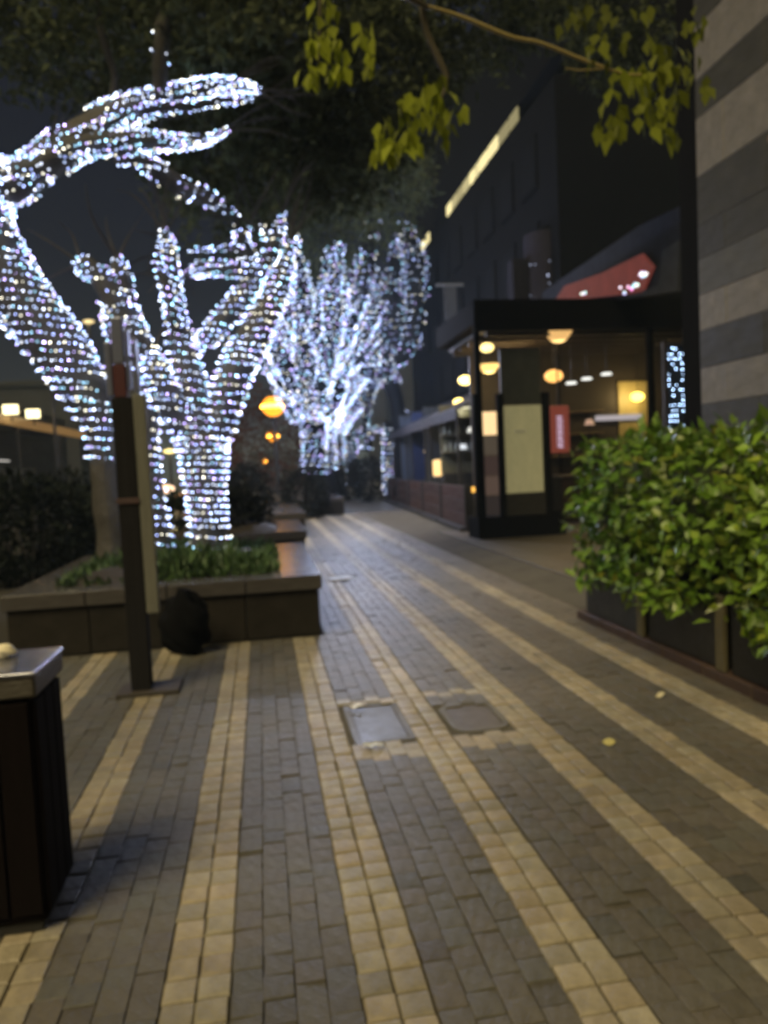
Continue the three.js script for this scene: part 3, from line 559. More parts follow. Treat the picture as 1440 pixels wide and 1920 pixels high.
// ---------------------------------------------------------------- branch hanging into the top of the picture
{
  const g = thing('overhanging_branch', 'leafy branch with yellow green leaves hanging into the top of the picture', 'branch', [1.2, 3.9, -4.0]), r = rng(808), lm = leafMat(0.85, 0.4); lm.specularIntensity = 0.3;
  const bm = mat(0.34, 0.27, 0.10, 0.6, { plain: 1 }), twM = mat(0.12, 0.1, 0.06, 0.8), A = (x, y, z = -4) => at(x, y, z).sub(g.position);
  mesh('bough', tube([[A(640, -120, -3.6), 0.03], [A(740, -20, -3.8), 0.022], [A(800, 12), 0.014]], 8, 0.1, 0.08), twM, g);
  mesh('twig', tube([[A(795, 10), 0.010], [A(860, 30), 0.011], [A(960, 70), 0.0105], [A(1010, 80), 0.011], [A(1100, 115), 0.009], [A(1180, 140), 0.007], [A(1250, 135), 0.004]], 7, 0.05, 0.08), bm, g);
  mesh('twig', tube([[A(790, 5), 0.016], [A(800, 60), 0.018], [A(822, 110), 0.02], [A(838, 150), 0.016], [A(826, 190), 0.008]], 7, 0.05, 0.1), twM, g);
  mesh('twig', tube([[A(1060, 128), 0.003], [A(1090, 132), 0.004], [A(1140, 128), 0.004]], 5, 0.05, 0.05), bm, g);
  mesh('twig', tube([[A(600, -80, -3.9), 0.012], [A(600, 40, -3.95), 0.01], [A(598, 120), 0.006]], 6, 0.05, 0.05), twM, g);
  const spots = [[605, 20, 26, 60, 13, 1], [610, 90, 40, 30, 10, 1.1], [595, 128, 55, 18, 13, 1.15], [685, 50, 14, 50, 7, 1], [690, 120, 14, 14, 2, 0.7], [745, 240, 42, 38, 22, 1.05], [720, 275, 26, 20, 9, 1], [775, 195, 30, 26, 10, 1], [815, 170, 24, 24, 8, 1.05], [828, 235, 13, 45, 8, 0.8], [862, 202, 20, 10, 3, 0.9], [810, 140, 18, 20, 5, 0.7], [1190, 150, 55, 30, 15, 0.8], [1230, 110, 50, 50, 15, 0.62], [1215, 200, 40, 40, 15, 0.75], [1240, 245, 28, 26, 8, 0.66], [1140, 225, 30, 40, 12, 0.6], [1130, 90, 24, 40, 7, 0.5], [1190, 40, 60, 40, 10, 0.38], [1290, 90, 50, 90, 15, 0.42], [1080, 20, 60, 30, 9, 0.3], [1290, 170, 40, 30, 7, 0.5]];
  const vars = {};
  for (const [cx, cy, rx, ry, n, t0] of spots) for (let i = 0; i < n * 1.35; i++) {
    const a = r() * 6.28, q = Math.sqrt(r()), p = A(cx + Math.cos(a) * rx * q, cy + Math.sin(a) * ry * q, -4 - 0.25 * (r() - 0.5) - (t0 < 0.5 ? 0.7 : 0)), k = Math.floor(r() * 3), key = t0 + '_' + k, t = t0 * (0.85 + 0.15 * k);
    vars[key] ??= leafMesh([{ p: V(0, 0, 0), d: V(0, 0, 1), n: V(0, 1, 0), s: 0.095 + 0.018 * k, w: 0.066, c: [0.24 * t, 0.28 * t, 0.014 * t] }]);
    const m = mesh('leaf', vars[key], lm, g); m.position.copy(p); const d = V((r() - 0.5) * 1.4, -0.9 - r() * 0.5, (r() - 0.2) * 0.8); m.lookAt(m.getWorldPosition(V(0, 0, 0)).add(d)); m.rotateZ((r() - 0.5) * 2);
  }
}

// ---------------------------------------------------------------- dark building on the right with a lit ribbon of windows
{
  const g = thing('dark_building', 'tall dark building on the right with a lit ribbon of windows near its top', 'building', [7, 0, -16.5]);
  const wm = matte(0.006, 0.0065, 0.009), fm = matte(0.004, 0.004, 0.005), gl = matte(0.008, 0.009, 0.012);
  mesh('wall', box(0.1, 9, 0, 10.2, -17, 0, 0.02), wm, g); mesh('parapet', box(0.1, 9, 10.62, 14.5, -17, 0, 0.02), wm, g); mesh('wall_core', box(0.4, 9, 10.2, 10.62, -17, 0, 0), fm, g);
  const r = rng(61);
  const edges = []; let z = -2.3; while (z > -16.5) { const l = 0.35 + r() * 0.6; edges.push([z - l, z]); z -= l + 0.1; }
  edges.forEach(([a, b], i) => {
    const d = i < 2 ? 0.3 : 0.4 + 0.8 * r(); if (z > -13) return;
    const off = a < -9.9 && a > -13;
    const w = mesh('window', box(0.1, 0.13, 10.21, 10.61, a, b, 0.004), fm, g); w.name = 'window_frame';
    if (!off) mesh('lit_window_pane', box(0.05, 0.096, 10.24, 10.58, a + 0.015, b - 0.015, 0.003), glow(1.0 * d, 0.86 * d, 0.42 * d), g);
  });
  for (let f = 0; f < 3; f++) for (let i = 0; i < 9; i++) { const w = mesh('window', box(0.06, 0.1, 3.9 + f * 2.1, 5.2 + f * 2.1, -16 + i * 1.72, -14.9 + i * 1.72, 0.01), fm, g); mesh('pane', box(0.045, 0.058, 3.98 + f * 2.1, 5.12 + f * 2.1, -15.92 + i * 1.72, -14.98 + i * 1.72, 0), gl, w); }
  const p0 = atX(842, 540, 6.6), b = thing('wall_bracket', 'small pale bracket with a hanging banner on the dark building', 'bracket', [p0.x, p0.y, p0.z]);
  mesh('arm', box(-0.45, 0.5, 0.06, 0.14, -0.04, 0.04, 0.01), mat(0.2, 0.21, 0.23, 0.5), b); mesh('banner', box(-0.2, 0.25, -1.1, 0.05, -0.02, 0.02, 0.01), mat(0.07, 0.075, 0.09, 0.7), b);
}
// awnings, windbreaks and barrier of the terrace along the far right side
{
  const aw = mat(0.022, 0.02, 0.03, 0.8);
  for (let i = 0; i < 4; i++) {
    const z0 = -17 - i * 3.9, x = 4.6 + 0.06 * i * 3.9, g = thing('awning', ['dark sloping awning beside the kiosk, nearest of the row', 'dark sloping awning, second along the terrace', 'dark sloping awning, third along the terrace', 'dark sloping awning at the far end of the terrace'][i], 'awning', [x, 0, z0]);
    const s = new THREE.Shape(); s.moveTo(0, 2.75); s.lineTo(2.35 - i * 0.2, 3.75); s.lineTo(2.35 - i * 0.2, 3.7); s.lineTo(0.02, 2.7); s.lineTo(0.02, 2.5); s.lineTo(0, 2.5); s.closePath();
    mesh('awning_cloth', new THREE.ExtrudeGeometry(s, { depth: 3.7, bevelEnabled: false }).translate(0, 0, -3.7), aw, g);
    mesh('post', box(0.03, 0.09, 0, 2.7, -0.1, -0.04, 0.008), postM, g); mesh('post', box(0.03, 0.09, 0, 2.7, -3.66, -3.6, 0.008), postM, g);
  }
  const bl = [mat(0.06, 0.085, 0.14, 0.5), mat(0.035, 0.05, 0.12, 0.5), mat(0.08, 0.1, 0.14, 0.5)];
  [[768, -27.5, 2, 'grey blue windbreak panel next to the violet lit trunk'], [790, -25.5, 1, 'dark blue windbreak panel between two paler ones'], [815, -23.5, 2, 'grey blue windbreak panel behind the warm lantern']].forEach(([px, z, k, label]) => {
    const p = at(px, 880, z), g = thing('windbreak', label, 'windbreak', [p.x, 0, p.z]);
    mesh('panel', box(-0.28, 0.28, 0.5, 3.3, -0.015, 0.015, 0.004), bl[k], g); mesh('frame', mergeGeometries([box(-0.31, -0.284, 0, 3.33, -0.02, 0.02, 0), box(0.284, 0.31, 0, 3.33, -0.02, 0.02, 0), box(-0.284, 0.284, 3.302, 3.33, -0.02, 0.02, 0)]), postM, g);
  });
  const redM = [mat(0.06, 0.026, 0.02, 0.7), mat(0.05, 0.024, 0.02, 0.7)], names = ['nearest', 'second', 'third', 'fourth', 'fifth', 'farthest'];
  for (let i = 0; i < 6; i++) {
    const t = i / 6, z = -15.2 - t * 18, x = 4.32 + t * 1.1, g = thing('terrace_barrier', `${names[i]} dark red brown barrier panel along the terrace edge from the kiosk`, 'barrier', [x, 0, z], Math.atan2(1.1, 18) * -1);
    mesh('barrier_base', box(-0.2, 0.2, 0, 0.1, -2.9, 0, 0.01), postM, g); for (let k = 0; k < 3; k++) mesh('board', box(-0.06, 0.06, 0.1 + k * 0.29, 0.38 + k * 0.29, -2.85, -0.05, 0.01), redM[(i + k) % 2], g);
    for (const q of [-2.85, -0.05]) mesh('post', box(-0.08, 0.08, 0.1, 1.0, q - 0.04, q + 0.04, 0.008), postM, g);
  }
}

// ---------------------------------------------------------------- pavilion with its lamps and kiosk
{
  const g = thing('pavilion', 'black flat roofed restaurant pavilion with hanging lamps behind the hedge', 'pavilion', [6.4, 0, -15.5]);
  const blk = matte(0.004, 0.004, 0.005), wallM = mat(0.05, 0.042, 0.03, 0.8);
  mesh('roof', box(-2.32, 4.5, 4.05, 4.5, -0.98, 2, 0.01), blk, g);
  mesh('fascia', box(-2.35, 2.2, 3.9, 4.44, 2.004, 2.1, 0.01), blk, g);
  mesh('ceiling', box(-2.05, 4.4, 3.98, 4.04, -0.97, 1.98, 0.005), mat(0.022, 0.019, 0.017, 0.9), g);
  mesh('back_wall', box(-1.6, 4.5, 0, 3.97, -0.96, -0.85, 0.01), mat(0.05, 0.042, 0.036, 0.8), g);
  mesh('wall_panel', box(1.95, 2.85, 0.2, 3.2, -0.84, -0.8, 0.01), mat(0.42, 0.36, 0.16, 0.7), g);
  for (const x of [-2.26, 1.25]) mesh('post', box(x - 0.05, x + 0.05, 0, 3.98, 1.84, 1.96, 0.01), blk, g);
  mesh('side_wall', box(4.3, 4.45, 0, 3.97, -2.8, 1.8, 0.01), mat(0.03, 0.022, 0.02, 0.7), g);
  mesh('counter', box(0.2, 3.6, 0, 1.05, -0.6, -0.2, 0.02), mat(0.05, 0.03, 0.025, 0.5), g);
  mesh('counter_top', box(0.15, 3.65, 1.054, 1.1, -0.65, -0.15, 0.01), mat(0.25, 0.22, 0.18, 0.4), g);
  mesh('light_tube', box(1.35, 2.5, 2.3, 2.42, -0.79, -0.74, 0.01), glow(0.42, 0.38, 0.4), g);
  for (let i = 0; i < 3; i++) mesh('shelf', box(0.2, 1.5, 1.5 + i * 0.5, 1.54 + i * 0.5, -0.84, -0.62, 0.006), mat(0.2, 0.15, 0.1, 0.6), g);
  for (let i = 0; i < 5; i++) mesh('ceiling_beam', box(-2.0, 2.5, 3.86, 3.976, -0.8 + i * 0.6, -0.7 + i * 0.6, 0.008), mat(0.04, 0.03, 0.025, 0.8), g);
  for (const x of [-0.6, 0.45]) mesh('mullion', box(x - 0.02, x + 0.02, 0, 3.85, -0.79, -0.73, 0.004), blk, g);
  mesh('pale_box', box(1.5, 2.3, 1.104, 1.3, -0.55, -0.25, 0.02), mat(0.6, 0.58, 0.6, 0.5), g);
}
const warm = [1, 0.68, 0.28];
function pendant(px, py, z, r, bowl, label, em, cd, top = 4.0) {
  const p = at(px, py, z), g = thing('pendant_lamp', label, 'lamp', [p.x, p.y, p.z]);
  mesh('cord', new THREE.CylinderGeometry(0.008, 0.008, Math.max(0.1, top - p.y - 0.05), 6).translate(0, (top - p.y) / 2 + 0.03, 0), postM, g);
  if (bowl) {
    mesh('lamp_shade', new THREE.LatheGeometry([[r * 0.55, -r * 0.35], [r * 0.85, 0], [r * 1.05, r * 0.3], [r * 1.0, r * 0.32], [r * 0.8, 0.02], [r * 0.5, -r * 0.3]].map(q => new THREE.Vector2(...q)), 20), glow(em[0] * 0.4, em[1] * 0.36, em[2] * 0.34), g);
    mesh('lamp_bulb', new THREE.SphereGeometry(r * 0.5, 14, 10).scale(1.1, 0.45, 1.1).translate(0, -r * 0.28, 0), glow(...em), g);
  } else mesh('lamp_globe', new THREE.SphereGeometry(r, 16, 12).scale(1.15, 0.8, 1.15), glow(...em), g);
  if (cd) lamp(V(p.x, p.y - (bowl ? r * 0.3 : 0), p.z), warm, cd, 3);
}
pendant(1047, 630, -13.9, 0.26, true, 'wide glowing bowl lamp under the pavilion fascia, highest of the lamps', [2.2, 1.4, 0.5], 1.6);
pendant(976, 668, -14.6, 0.24, true, 'glowing bowl lamp hanging over the pale panel of the kiosk', [4.5, 3.2, 1.0], 2.2);
pendant(917, 690, -14.8, 0.22, true, 'glowing bowl lamp left of the pale kiosk panel', [4.2, 3.0, 0.95], 2.0);
pendant(913, 652, -14.9, 0.12, false, 'small yellow lamp straight above the left bowl lamp', [3, 2.3, 0.8], 0.6);
pendant(872, 713, -18.5, 0.15, false, 'upper yellow lamp of the terrace, left of the kiosk', [5, 3.8, 1.2], 0.8, 3.3);
pendant(860, 754, -20.5, 0.14, false, 'middle yellow lamp of the terrace, below the upper one', [4.5, 3.3, 0.9], 0.8, 3.2);
pendant(870, 769, -19.5, 0.13, false, 'lowest orange lamp of the terrace, below the yellow ones', [5, 2.4, 0.35], 0.6, 3.2);
pendant(1038, 705, -14.3, 0.16, false, 'orange globe lamp above the red sign', [1.9, 0.95, 0.25], 1.2);
pendant(1195, 744, -15.9, 0.13, false, 'bright yellow lamp before the olive back wall', [4.5, 3.6, 0.6], 1.8);
[[1071, 718, 'left'], [1100, 710, 'middle'], [1137, 701, 'right']].forEach(([px, py, k]) => {
  const p = at(px, py, -15.2), g = thing('spot_light', `small white spot light, ${k} of three in a row under the ceiling`, 'lamp', [p.x, p.y, p.z]);
  mesh('stem', new THREE.CylinderGeometry(0.012, 0.012, 3.98 - p.y - 0.04, 6).translate(0, (3.98 - p.y) / 2 + 0.02, 0), postM, g); mesh('light_disc', new THREE.CylinderGeometry(0.1, 0.12, 0.04, 14), glow(1.4, 1.4, 1.3), g);
});
{ // kiosk
  const g = thing('kiosk', 'dark kiosk with a tall pale lit panel and a column of picture boards', 'kiosk', [4.0, 0, -13.45], 0.0);
  const blk = matte(0.008, 0.0075, 0.0075);
  mesh('kiosk_base', box(0, 1.75, 0, 0.42, -0.7, 0, 0.015), blk, g);
  for (const [a, b] of [[0.0, 0.08], [0.47, 0.58], [1.38, 1.5]]) mesh('post', box(a, b, 0.42, 2.75, -0.16, -0.02, 0.01), blk, g);
  mesh('counter_front', box(0.58, 1.38, 0.42, 0.85, -0.2, -0.06, 0.01), mat(0.05, 0.045, 0.032, 0.7), g);
  mesh('pale_panel', box(0.58, 1.37, 0.852, 2.52, -0.2, -0.12, 0.008), new THREE.MeshStandardMaterial({ color: new THREE.Color().setRGB(0.42, 0.38, 0.2), roughness: 0.7, map: NOISE, emissive: new THREE.Color().setRGB(0.15, 0.135, 0.065) }), g).name = 'light_panel';
  mesh('upper_panel', box(0.58, 1.37, 2.54, 3.6, -0.2, -0.12, 0.008), mat(0.085, 0.09, 0.068, 0.7), g);
  mesh('panel_clip', box(0.82, 1.02, 2.02, 2.045, -0.118, -0.09, 0.004), mat(0.7, 0.7, 0.66, 0.5, { plain: 1 }), g);
  mesh('lit_screen', box(0.1, 0.46, 1.98, 2.42, -0.14, -0.1, 0.006), glow(1.25, 0.85, 0.42), g);
  const pics = [[0.3, 0.25, 0.19], [0.18, 0.12, 0.11], [0.34, 0.24, 0.2], [0.1, 0.08, 0.08]];
  pics.forEach((c, i) => mesh('glow_picture_board', box(0.1, 0.46, 1.96 - 0.38 * (i + 1) + 0.02, 1.96 - 0.38 * i, -0.14, -0.1, 0.006), glow(c[0] * 0.24, c[1] * 0.22, c[2] * 0.2), g));  // boards given a faint glow of their own to brighten them
  mesh('handle_bar', box(1.5, 1.75, 0.42, 1.15, -0.6, -0.1, 0.05), mat(0.016, 0.014, 0.014, 0.6), g).name = 'side_cabinet';
  lamp(V(4.9, 1.9, -12.7), [1, 0.85, 0.45], 0.0001, 3).visible = false;
  const p = at(1048, 805, -13.9), s = thing('red_sign', 'red hanging sign with a pale vertical row of characters beside the kiosk', 'sign', [p.x, p.y, p.z]);
  mesh('sign_box', box(-0.2, 0.2, -0.46, 0.46, -0.06, 0.06, 0.03), glow(0.17, 0.036, 0.022), s);
  for (let i = 0; i < 5; i++) { const y = 0.2 - i * 0.13, w = mergeGeometries([box(-0.075, 0.055, y + 0.035, y + 0.052, 0.061, 0.07, 0), box(-0.02, 0.0, y - 0.045, y + 0.032, 0.061, 0.07, 0), box(-0.075, -0.03, y - 0.03, y - 0.012, 0.061, 0.07, 0), box(0.01, 0.06, y - 0.045 + 0.01 * (i % 3), y - 0.025 + 0.01 * (i % 3), 0.061, 0.07, 0)]); mesh('sign_character', w, glow(0.8, 0.62, 0.85), s); }
  mesh('bracket', box(-0.012, 0.012, 0.46, 4.0 - p.y, -0.012, 0.012, 0), postM, s);
}
// glass door beside the striped wall; reflected lights are built as glowing dots
{
  const g = thing('glazed_door', 'narrow dark glass door with blue white reflected lights built as dots beside the striped wall', 'door', [4.3, 0, -7.55]);
  const p = at(1275, 700, -9.4); g.position.set(p.x, 0, -9.4);
  mesh('door_frame', mergeGeometries([box(-0.25, -0.2, 0, 3.0, -0.03, 0.03, 0), box(0.21, 0.27, 0, 3.0, -0.03, 0.03, 0), box(-0.2, 0.21, 2.95, 3.0, -0.03, 0.03, 0)]), mat(0.03, 0.024, 0.024, 0.5), g);
  mesh('door_panel', box(-0.198, 0.208, 0.02, 2.948, -0.012, 0.0, 0), mat(0.012, 0.015, 0.022, 0.2, { plain: 1 }), g);
  const r = rng(41), list = [];
  for (let y = 2.9; y > 1.55; y -= 0.07) for (let x = -0.17; x < 0.2; x += 0.05) {
    const dens = x > 0 ? 0.75 : (y > 2.72 || (y < 2.15 && y > 1.9) ? 0.6 : 0.22), low = y < 1.85; if (r() > (low ? 0.3 : dens)) continue;
    const pw = (low ? 7 : 15) * (0.4 + r()), ti = low ? [1, 0.95, 0.75] : [0.55, 0.8, 1.2];
    list.push([V(g.position.x + x + (r() - 0.5) * 0.02, y + (r() - 0.5) * 0.016, -9.4 + 0.02), 0.008, ti.map(q => q * pw)]);
  }
  lightString('small blue white glowing dots for reflected fairy lights on the narrow glass door', list, [g.position.x, 0, -9.4], []);
}
// upper storey with red lit glass
{
  const X = 6.8, g = thing('upper_storey', 'upper storey with a slanting grey frame and red lit window above the pavilion', 'building', [0, 0, 0]);
  const q = [[1040, 566], [1060, 536], [1130, 512], [1205, 476], [1226, 500], [1205, 548]].map(([a, b]) => atX(a, b, X)), gp = q[0].clone(); gp.y = 0; g.position.copy(gp);
  const poly = (pts, d, x) => { const s = new THREE.Shape(pts.map(p => new THREE.Vector2(-(p.z - gp.z), p.y))); return new THREE.ExtrudeGeometry(s, { depth: d, bevelEnabled: false }).rotateY(Math.PI / 2).translate(x, 0, 0); };
  mesh('lit_window', poly(q, 0.05, -0.02), new THREE.MeshStandardMaterial({ color: 0x040404, roughness: 0.9, emissive: new THREE.Color().setRGB(0.17, 0.036, 0.026), map: NOISE, emissiveMap: NOISE }), g);
  const fr = [[985, 566], [1190, 425], [1305, 368], [1320, 400], [1280, 440], [1272, 545], [1200, 556], [1040, 575]].map(([a, b]) => atX(a, b, X));
  mesh('slanting_wall', poly(fr, 0.15, 0.06), matte(0.035, 0.039, 0.055), g);
  const f2 = [[1244, 470], [1275, 450], [1272, 545], [1205, 556], [1160, 560], [1236, 535]].map(([a, b]) => atX(a, b, X));
  mesh('window_frame', poly(f2, 0.06, -0.02), matte(0.06, 0.066, 0.085), g);
  const r = rng(5), list = [];
  for (const [px, py, n, s] of [[1206, 515, 9, 7], [1095, 548, 3, 8], [1175, 545, 5, 14], [1190, 535, 4, 6]]) for (let i = 0; i < n; i++) { const p = atX(px + (r() - 0.5) * 2 * s, py + (r() - 0.5) * s, X - 0.12); list.push([p, 0.03, [1.6 * r() + 0.7, 1.6 * r() + 0.7, 1.8]]); }
  lightString('few loose white lights on the red lit upper window', list, [gp.x, 0, gp.z], []);
  const c0 = at(1020, 560, -17.5), c = thing('reflection_pillar', 'added grey violet pillar for a reflection of lights, left of the red lit window', 'pillar', [c0.x, 0, c0.z]), pil = [];  // pillar and its dots built in place of a bluish reflection
  mesh('pillar_shaft', new THREE.CylinderGeometry(0.5, 0.5, 2.6, 20).translate(0.05, 5.6, 0), matte(0.03, 0.028, 0.04), c);
  mesh('pillar_side', box(-0.85, -0.46, 4.45, 6.3, -0.2, 0.2, 0.02), matte(0.02, 0.019, 0.026), c);
  mesh('pillar_foot', new THREE.CylinderGeometry(0.56, 0.58, 0.12, 20).translate(0.05, 4.42, 0), matte(0.03, 0.028, 0.04), c);
  for (let i = 0; i < 90; i++) { const a = r() * 3.1, y = 4.5 + Math.pow(r(), 1.7) * 1.7, p = V(c0.x + 0.05 + Math.cos(a) * 0.53, y, c0.z + Math.sin(a) * 0.53), k = 0.4 + 1.2 * r(); pil.push([p, 0.018, [0.8 * k, 0.9 * k, 1.25 * k]]); }
  lightString('sparse white dots for reflected lights, over the grey violet pillar', pil, [c0.x, 4.4, c0.z], []);
}
// warm lanterns on the terrace
for (const [px, py, z, w, h, em, cd, label] of [[821, 877, -21, 0.17, 0.24, [1.6, 1.05, 0.42], 1.5, 'warm lantern standing on the terrace barrier under the blue windbreaks'], [757, 878, -29, 0.2, 0.34, [1.0, 0.78, 0.5], 1, 'pale warm lantern at the foot of the violet lit trunk'], [878, 918, -16, 0.18, 0.06, [1.7, 0.85, 0.14], 0.5, 'low flat amber lamp on the barrier next to the kiosk']]) {
  const p = at(px, py, z), g = thing('lantern', label, 'lantern', [p.x, p.y, p.z]);
  mesh('lamp_glass', new THREE.LatheGeometry([[0.001, -h], [w * 0.8, -h], [w, -h * 0.2], [w * 0.85, h * 0.9], [0.001, h]].map(q => new THREE.Vector2(...q)), 12), glow(...em), g);
  mesh('lantern_foot', new THREE.CylinderGeometry(w * 0.7, w * 0.9, 0.05, 12).translate(0, -h - 0.026, 0), postM, g);
  mesh('lantern_stand', new THREE.CylinderGeometry(0.03, 0.03, Math.max(0.02, p.y - h - 0.05), 8).translate(0, (-h - 0.05 - p.y) / 2, 0), postM, g);
  lamp(p, warm, cd, 4);
}
for (const [px, py, z, em, label] of [[842, 792, -20, [1.1, 0.75, 0.25], 'small amber glint built as a lamp on the terrace, left of the lit shelf'], [868, 838, -17.8, [0.8, 0.85, 0.9], 'small cool white glint built as a lamp low on the terrace before the lit shelf'], [800, 845, -24, [0.7, 0.5, 0.25], 'dim amber glint built as a lamp between the windbreak panels and the barrier'], [884, 806, -16.8, [0.9, 0.9, 0.8], 'small pale glint built as a lamp on the terrace just left of the kiosk'], [1105, 792, -15.6, [0.5, 0.3, 0.2], 'dim reddish glint built as a lamp inside the pavilion, right of the red sign']]) {
  const p = at(px, py, z), g = thing('glint_lamp', label, 'lamp', [p.x, p.y, p.z]);  // small glints built as added glowing shades on stems
  mesh('lamp_shade', new THREE.LatheGeometry([[0.06, 0.07], [0.11, -0.05], [0.105, -0.055], [0.05, 0.068]].map(q => new THREE.Vector2(...q)), 14), glow(...em), g);
  mesh('stem', new THREE.CylinderGeometry(0.012, 0.012, Math.max(0.1, p.y - 0.06), 8).translate(0, -p.y / 2 + 0.02, 0), postM, g); mesh('foot', new THREE.CylinderGeometry(0.1, 0.12, 0.03, 14).translate(0, -p.y + 0.015, 0), postM, g);
}
{ // pale bottles and counter things behind the terrace
  const p = at(855, 805, -19), g = thing('display_shelf', 'pale lit display shelf on the terrace, left of the kiosk', 'shelf', [p.x, 0, p.z]);
  mesh('shelf_back', box(-0.4, 0.5, 1.2, 3.0, -0.2, -0.14, 0.01), mat(0.12, 0.115, 0.075, 0.7), g);
  for (const y of [1.75, 2.2, 2.65]) mesh('shelf_board', box(-0.4, 0.5, y, y + 0.04, -0.138, 0.1, 0.005), mat(0.2, 0.18, 0.12, 0.6), g);
  mesh('shelf_foot', box(-0.4, 0.5, 0, 1.19, -0.2, 0.1, 0.01), mat(0.02, 0.02, 0.022, 0.7), g);
  mesh('light_tube', box(-0.1, 0.45, 2.9, 2.93, 0.0, 0.04, 0.005), glow(1.2, 1.15, 0.8), g); lamp(V(p.x + 0.2, 2.85, p.z + 0.1), [1, 0.93, 0.65], 0.8, 3);
  const r = rng(8); for (const y of [1.79, 2.24]) for (let i = 0; i < 6; i++) { const h = 0.2 + 0.1 * r(); const b = mesh('bottle', new THREE.LatheGeometry([[0.001, 0], [0.04, 0], [0.04, h * 0.6], [0.016, h * 0.75], [0.016, h], [0.001, h]].map(q => new THREE.Vector2(...q)), 10), mat(0.3, 0.32, 0.28, 0.2, { plain: 1 })); b.position.set(p.x - 0.3 + i * 0.14, y, p.z - 0.02); tag(b, y < 2 ? `${['leftmost','second','third','fourth','fifth','rightmost'][i]} small pale bottle on the lower board of the lit display shelf` : `${['leftmost','second','third','fourth','fifth','rightmost'][i]} small pale bottle on the upper board of the lit display shelf`, 'bottle', 'bottles on the display shelf'); }
}

// ---------------------------------------------------------------- left side: shop front, shrubs, far lamps
{
  const g = thing('shop_building', 'low dark shop building far left with an orange lit canopy edge', 'building', [-9, 0, -28]);
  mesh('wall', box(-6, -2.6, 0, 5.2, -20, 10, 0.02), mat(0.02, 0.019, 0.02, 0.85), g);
  mesh('canopy_edge', box(-0.05, 0.05, 3.62, 3.98, -14.5, 4, 0.02), glow(0.2, 0.105, 0.03), g).name = 'glowing_edge';  // orange light on the canopy edge put in as its own glow
  mesh('canopy_roof', box(-2.6, -0.06, 3.86, 3.96, -14.5, 4, 0.01), mat(0.06, 0.05, 0.04, 0.8), g);
  for (const z of [-14, -8, -2, 3.5]) mesh('post', box(-0.06, 0.06, 0, 3.6, z - 0.06, z + 0.06, 0.01), postM, g);
  for (const [z, y0, y1, e] of [[-3.2, 0.5, 0.72, 0.35], [-3.0, 1.5, 1.62, 0.4], [3, 1.7, 3.0, 0.05]]) mesh('lit_window', box(-2.6, -2.55, y0, y1, z - 1.3, z + 1.3, 0.01), glow(e * 1.1, e * 0.8, e * 0.2), g);
  mesh('strip_light', box(-2.58, -2.5, 2.5, 2.56, -9, -5.5, 0.01), glow(0.7, 0.66, 0.6), g);
  mesh('shop_window', box(-2.59, -2.54, 1.1, 2.2, -13, -4.9, 0.01), mat(0.05, 0.03, 0.028, 0.3), g);
  for (const [px, py, k] of [[20, 768, 'left'], [62, 776, 'right']]) {
    const p = atX(px, py, -8.75), l = thing('flood_light', `pale yellow flood light, ${k} one of two above the orange canopy edge`, 'lamp', [p.x, p.y, p.z]);
    mesh('lamp_face', box(-0.26, 0.26, -0.17, 0.17, 0.0, 0.05, 0.01), glow(3.2, 2.8, 1.5), l); mesh('lamp_housing', box(-0.3, 0.3, -0.2, 0.2, -0.16, -0.003, 0.02), postM, l); mesh('bracket', box(-0.03, 0.03, -0.42, -0.2, -0.12, -0.06, 0.005), postM, l);
    lamp(V(p.x + 0.9, p.y - 0.1, p.z + 0.3), [1, 0.6, 0.2], 2, 6);
  }
}
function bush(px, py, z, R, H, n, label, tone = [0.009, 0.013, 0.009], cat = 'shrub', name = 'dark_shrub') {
  const p = at(px, py, z), g = thing(name, label, cat, [p.x, 0, p.z]), r = rng(Math.round(px * 7 + z * 13 + 5000)), list = [];
  for (let k = 0; k < 5; k++) { const a = r() * 6.28; mesh('stem', tube([[V(0.1 * Math.cos(a), 0, 0.1 * Math.sin(a)), 0.03 + 0.02 * R], [V(R * 0.4 * Math.cos(a), H * 0.5, R * 0.4 * Math.sin(a)), 0.02], [V(R * 0.6 * Math.cos(a), H * 0.8, R * 0.6 * Math.sin(a)), 0.008]], 6, 0.2, 0.05), barkM, g); }
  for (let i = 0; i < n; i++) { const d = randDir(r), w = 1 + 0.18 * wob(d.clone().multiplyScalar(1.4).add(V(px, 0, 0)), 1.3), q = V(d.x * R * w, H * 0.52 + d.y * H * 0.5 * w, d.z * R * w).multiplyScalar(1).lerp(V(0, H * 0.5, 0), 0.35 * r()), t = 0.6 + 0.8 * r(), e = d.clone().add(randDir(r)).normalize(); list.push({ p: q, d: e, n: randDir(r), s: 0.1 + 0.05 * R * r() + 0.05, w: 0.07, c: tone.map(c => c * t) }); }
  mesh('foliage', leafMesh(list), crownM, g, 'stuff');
}
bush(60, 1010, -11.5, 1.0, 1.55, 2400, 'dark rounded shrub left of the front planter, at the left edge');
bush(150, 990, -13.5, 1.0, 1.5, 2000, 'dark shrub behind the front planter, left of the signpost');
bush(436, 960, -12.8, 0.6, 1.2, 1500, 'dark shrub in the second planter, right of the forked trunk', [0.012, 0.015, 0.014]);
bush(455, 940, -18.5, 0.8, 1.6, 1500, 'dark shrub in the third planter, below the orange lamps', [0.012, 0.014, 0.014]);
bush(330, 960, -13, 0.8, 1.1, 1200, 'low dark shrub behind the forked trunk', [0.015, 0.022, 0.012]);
bush(655, 930, -33, 0.8, 1.7, 1300, 'dark shrub at the far end of the pale street, left one of two', [0.012, 0.014, 0.014]);
bush(690, 932, -31, 0.75, 1.9, 1300, 'dark shrub at the far end of the street, beside the violet lit trunk', [0.012, 0.014, 0.014]);
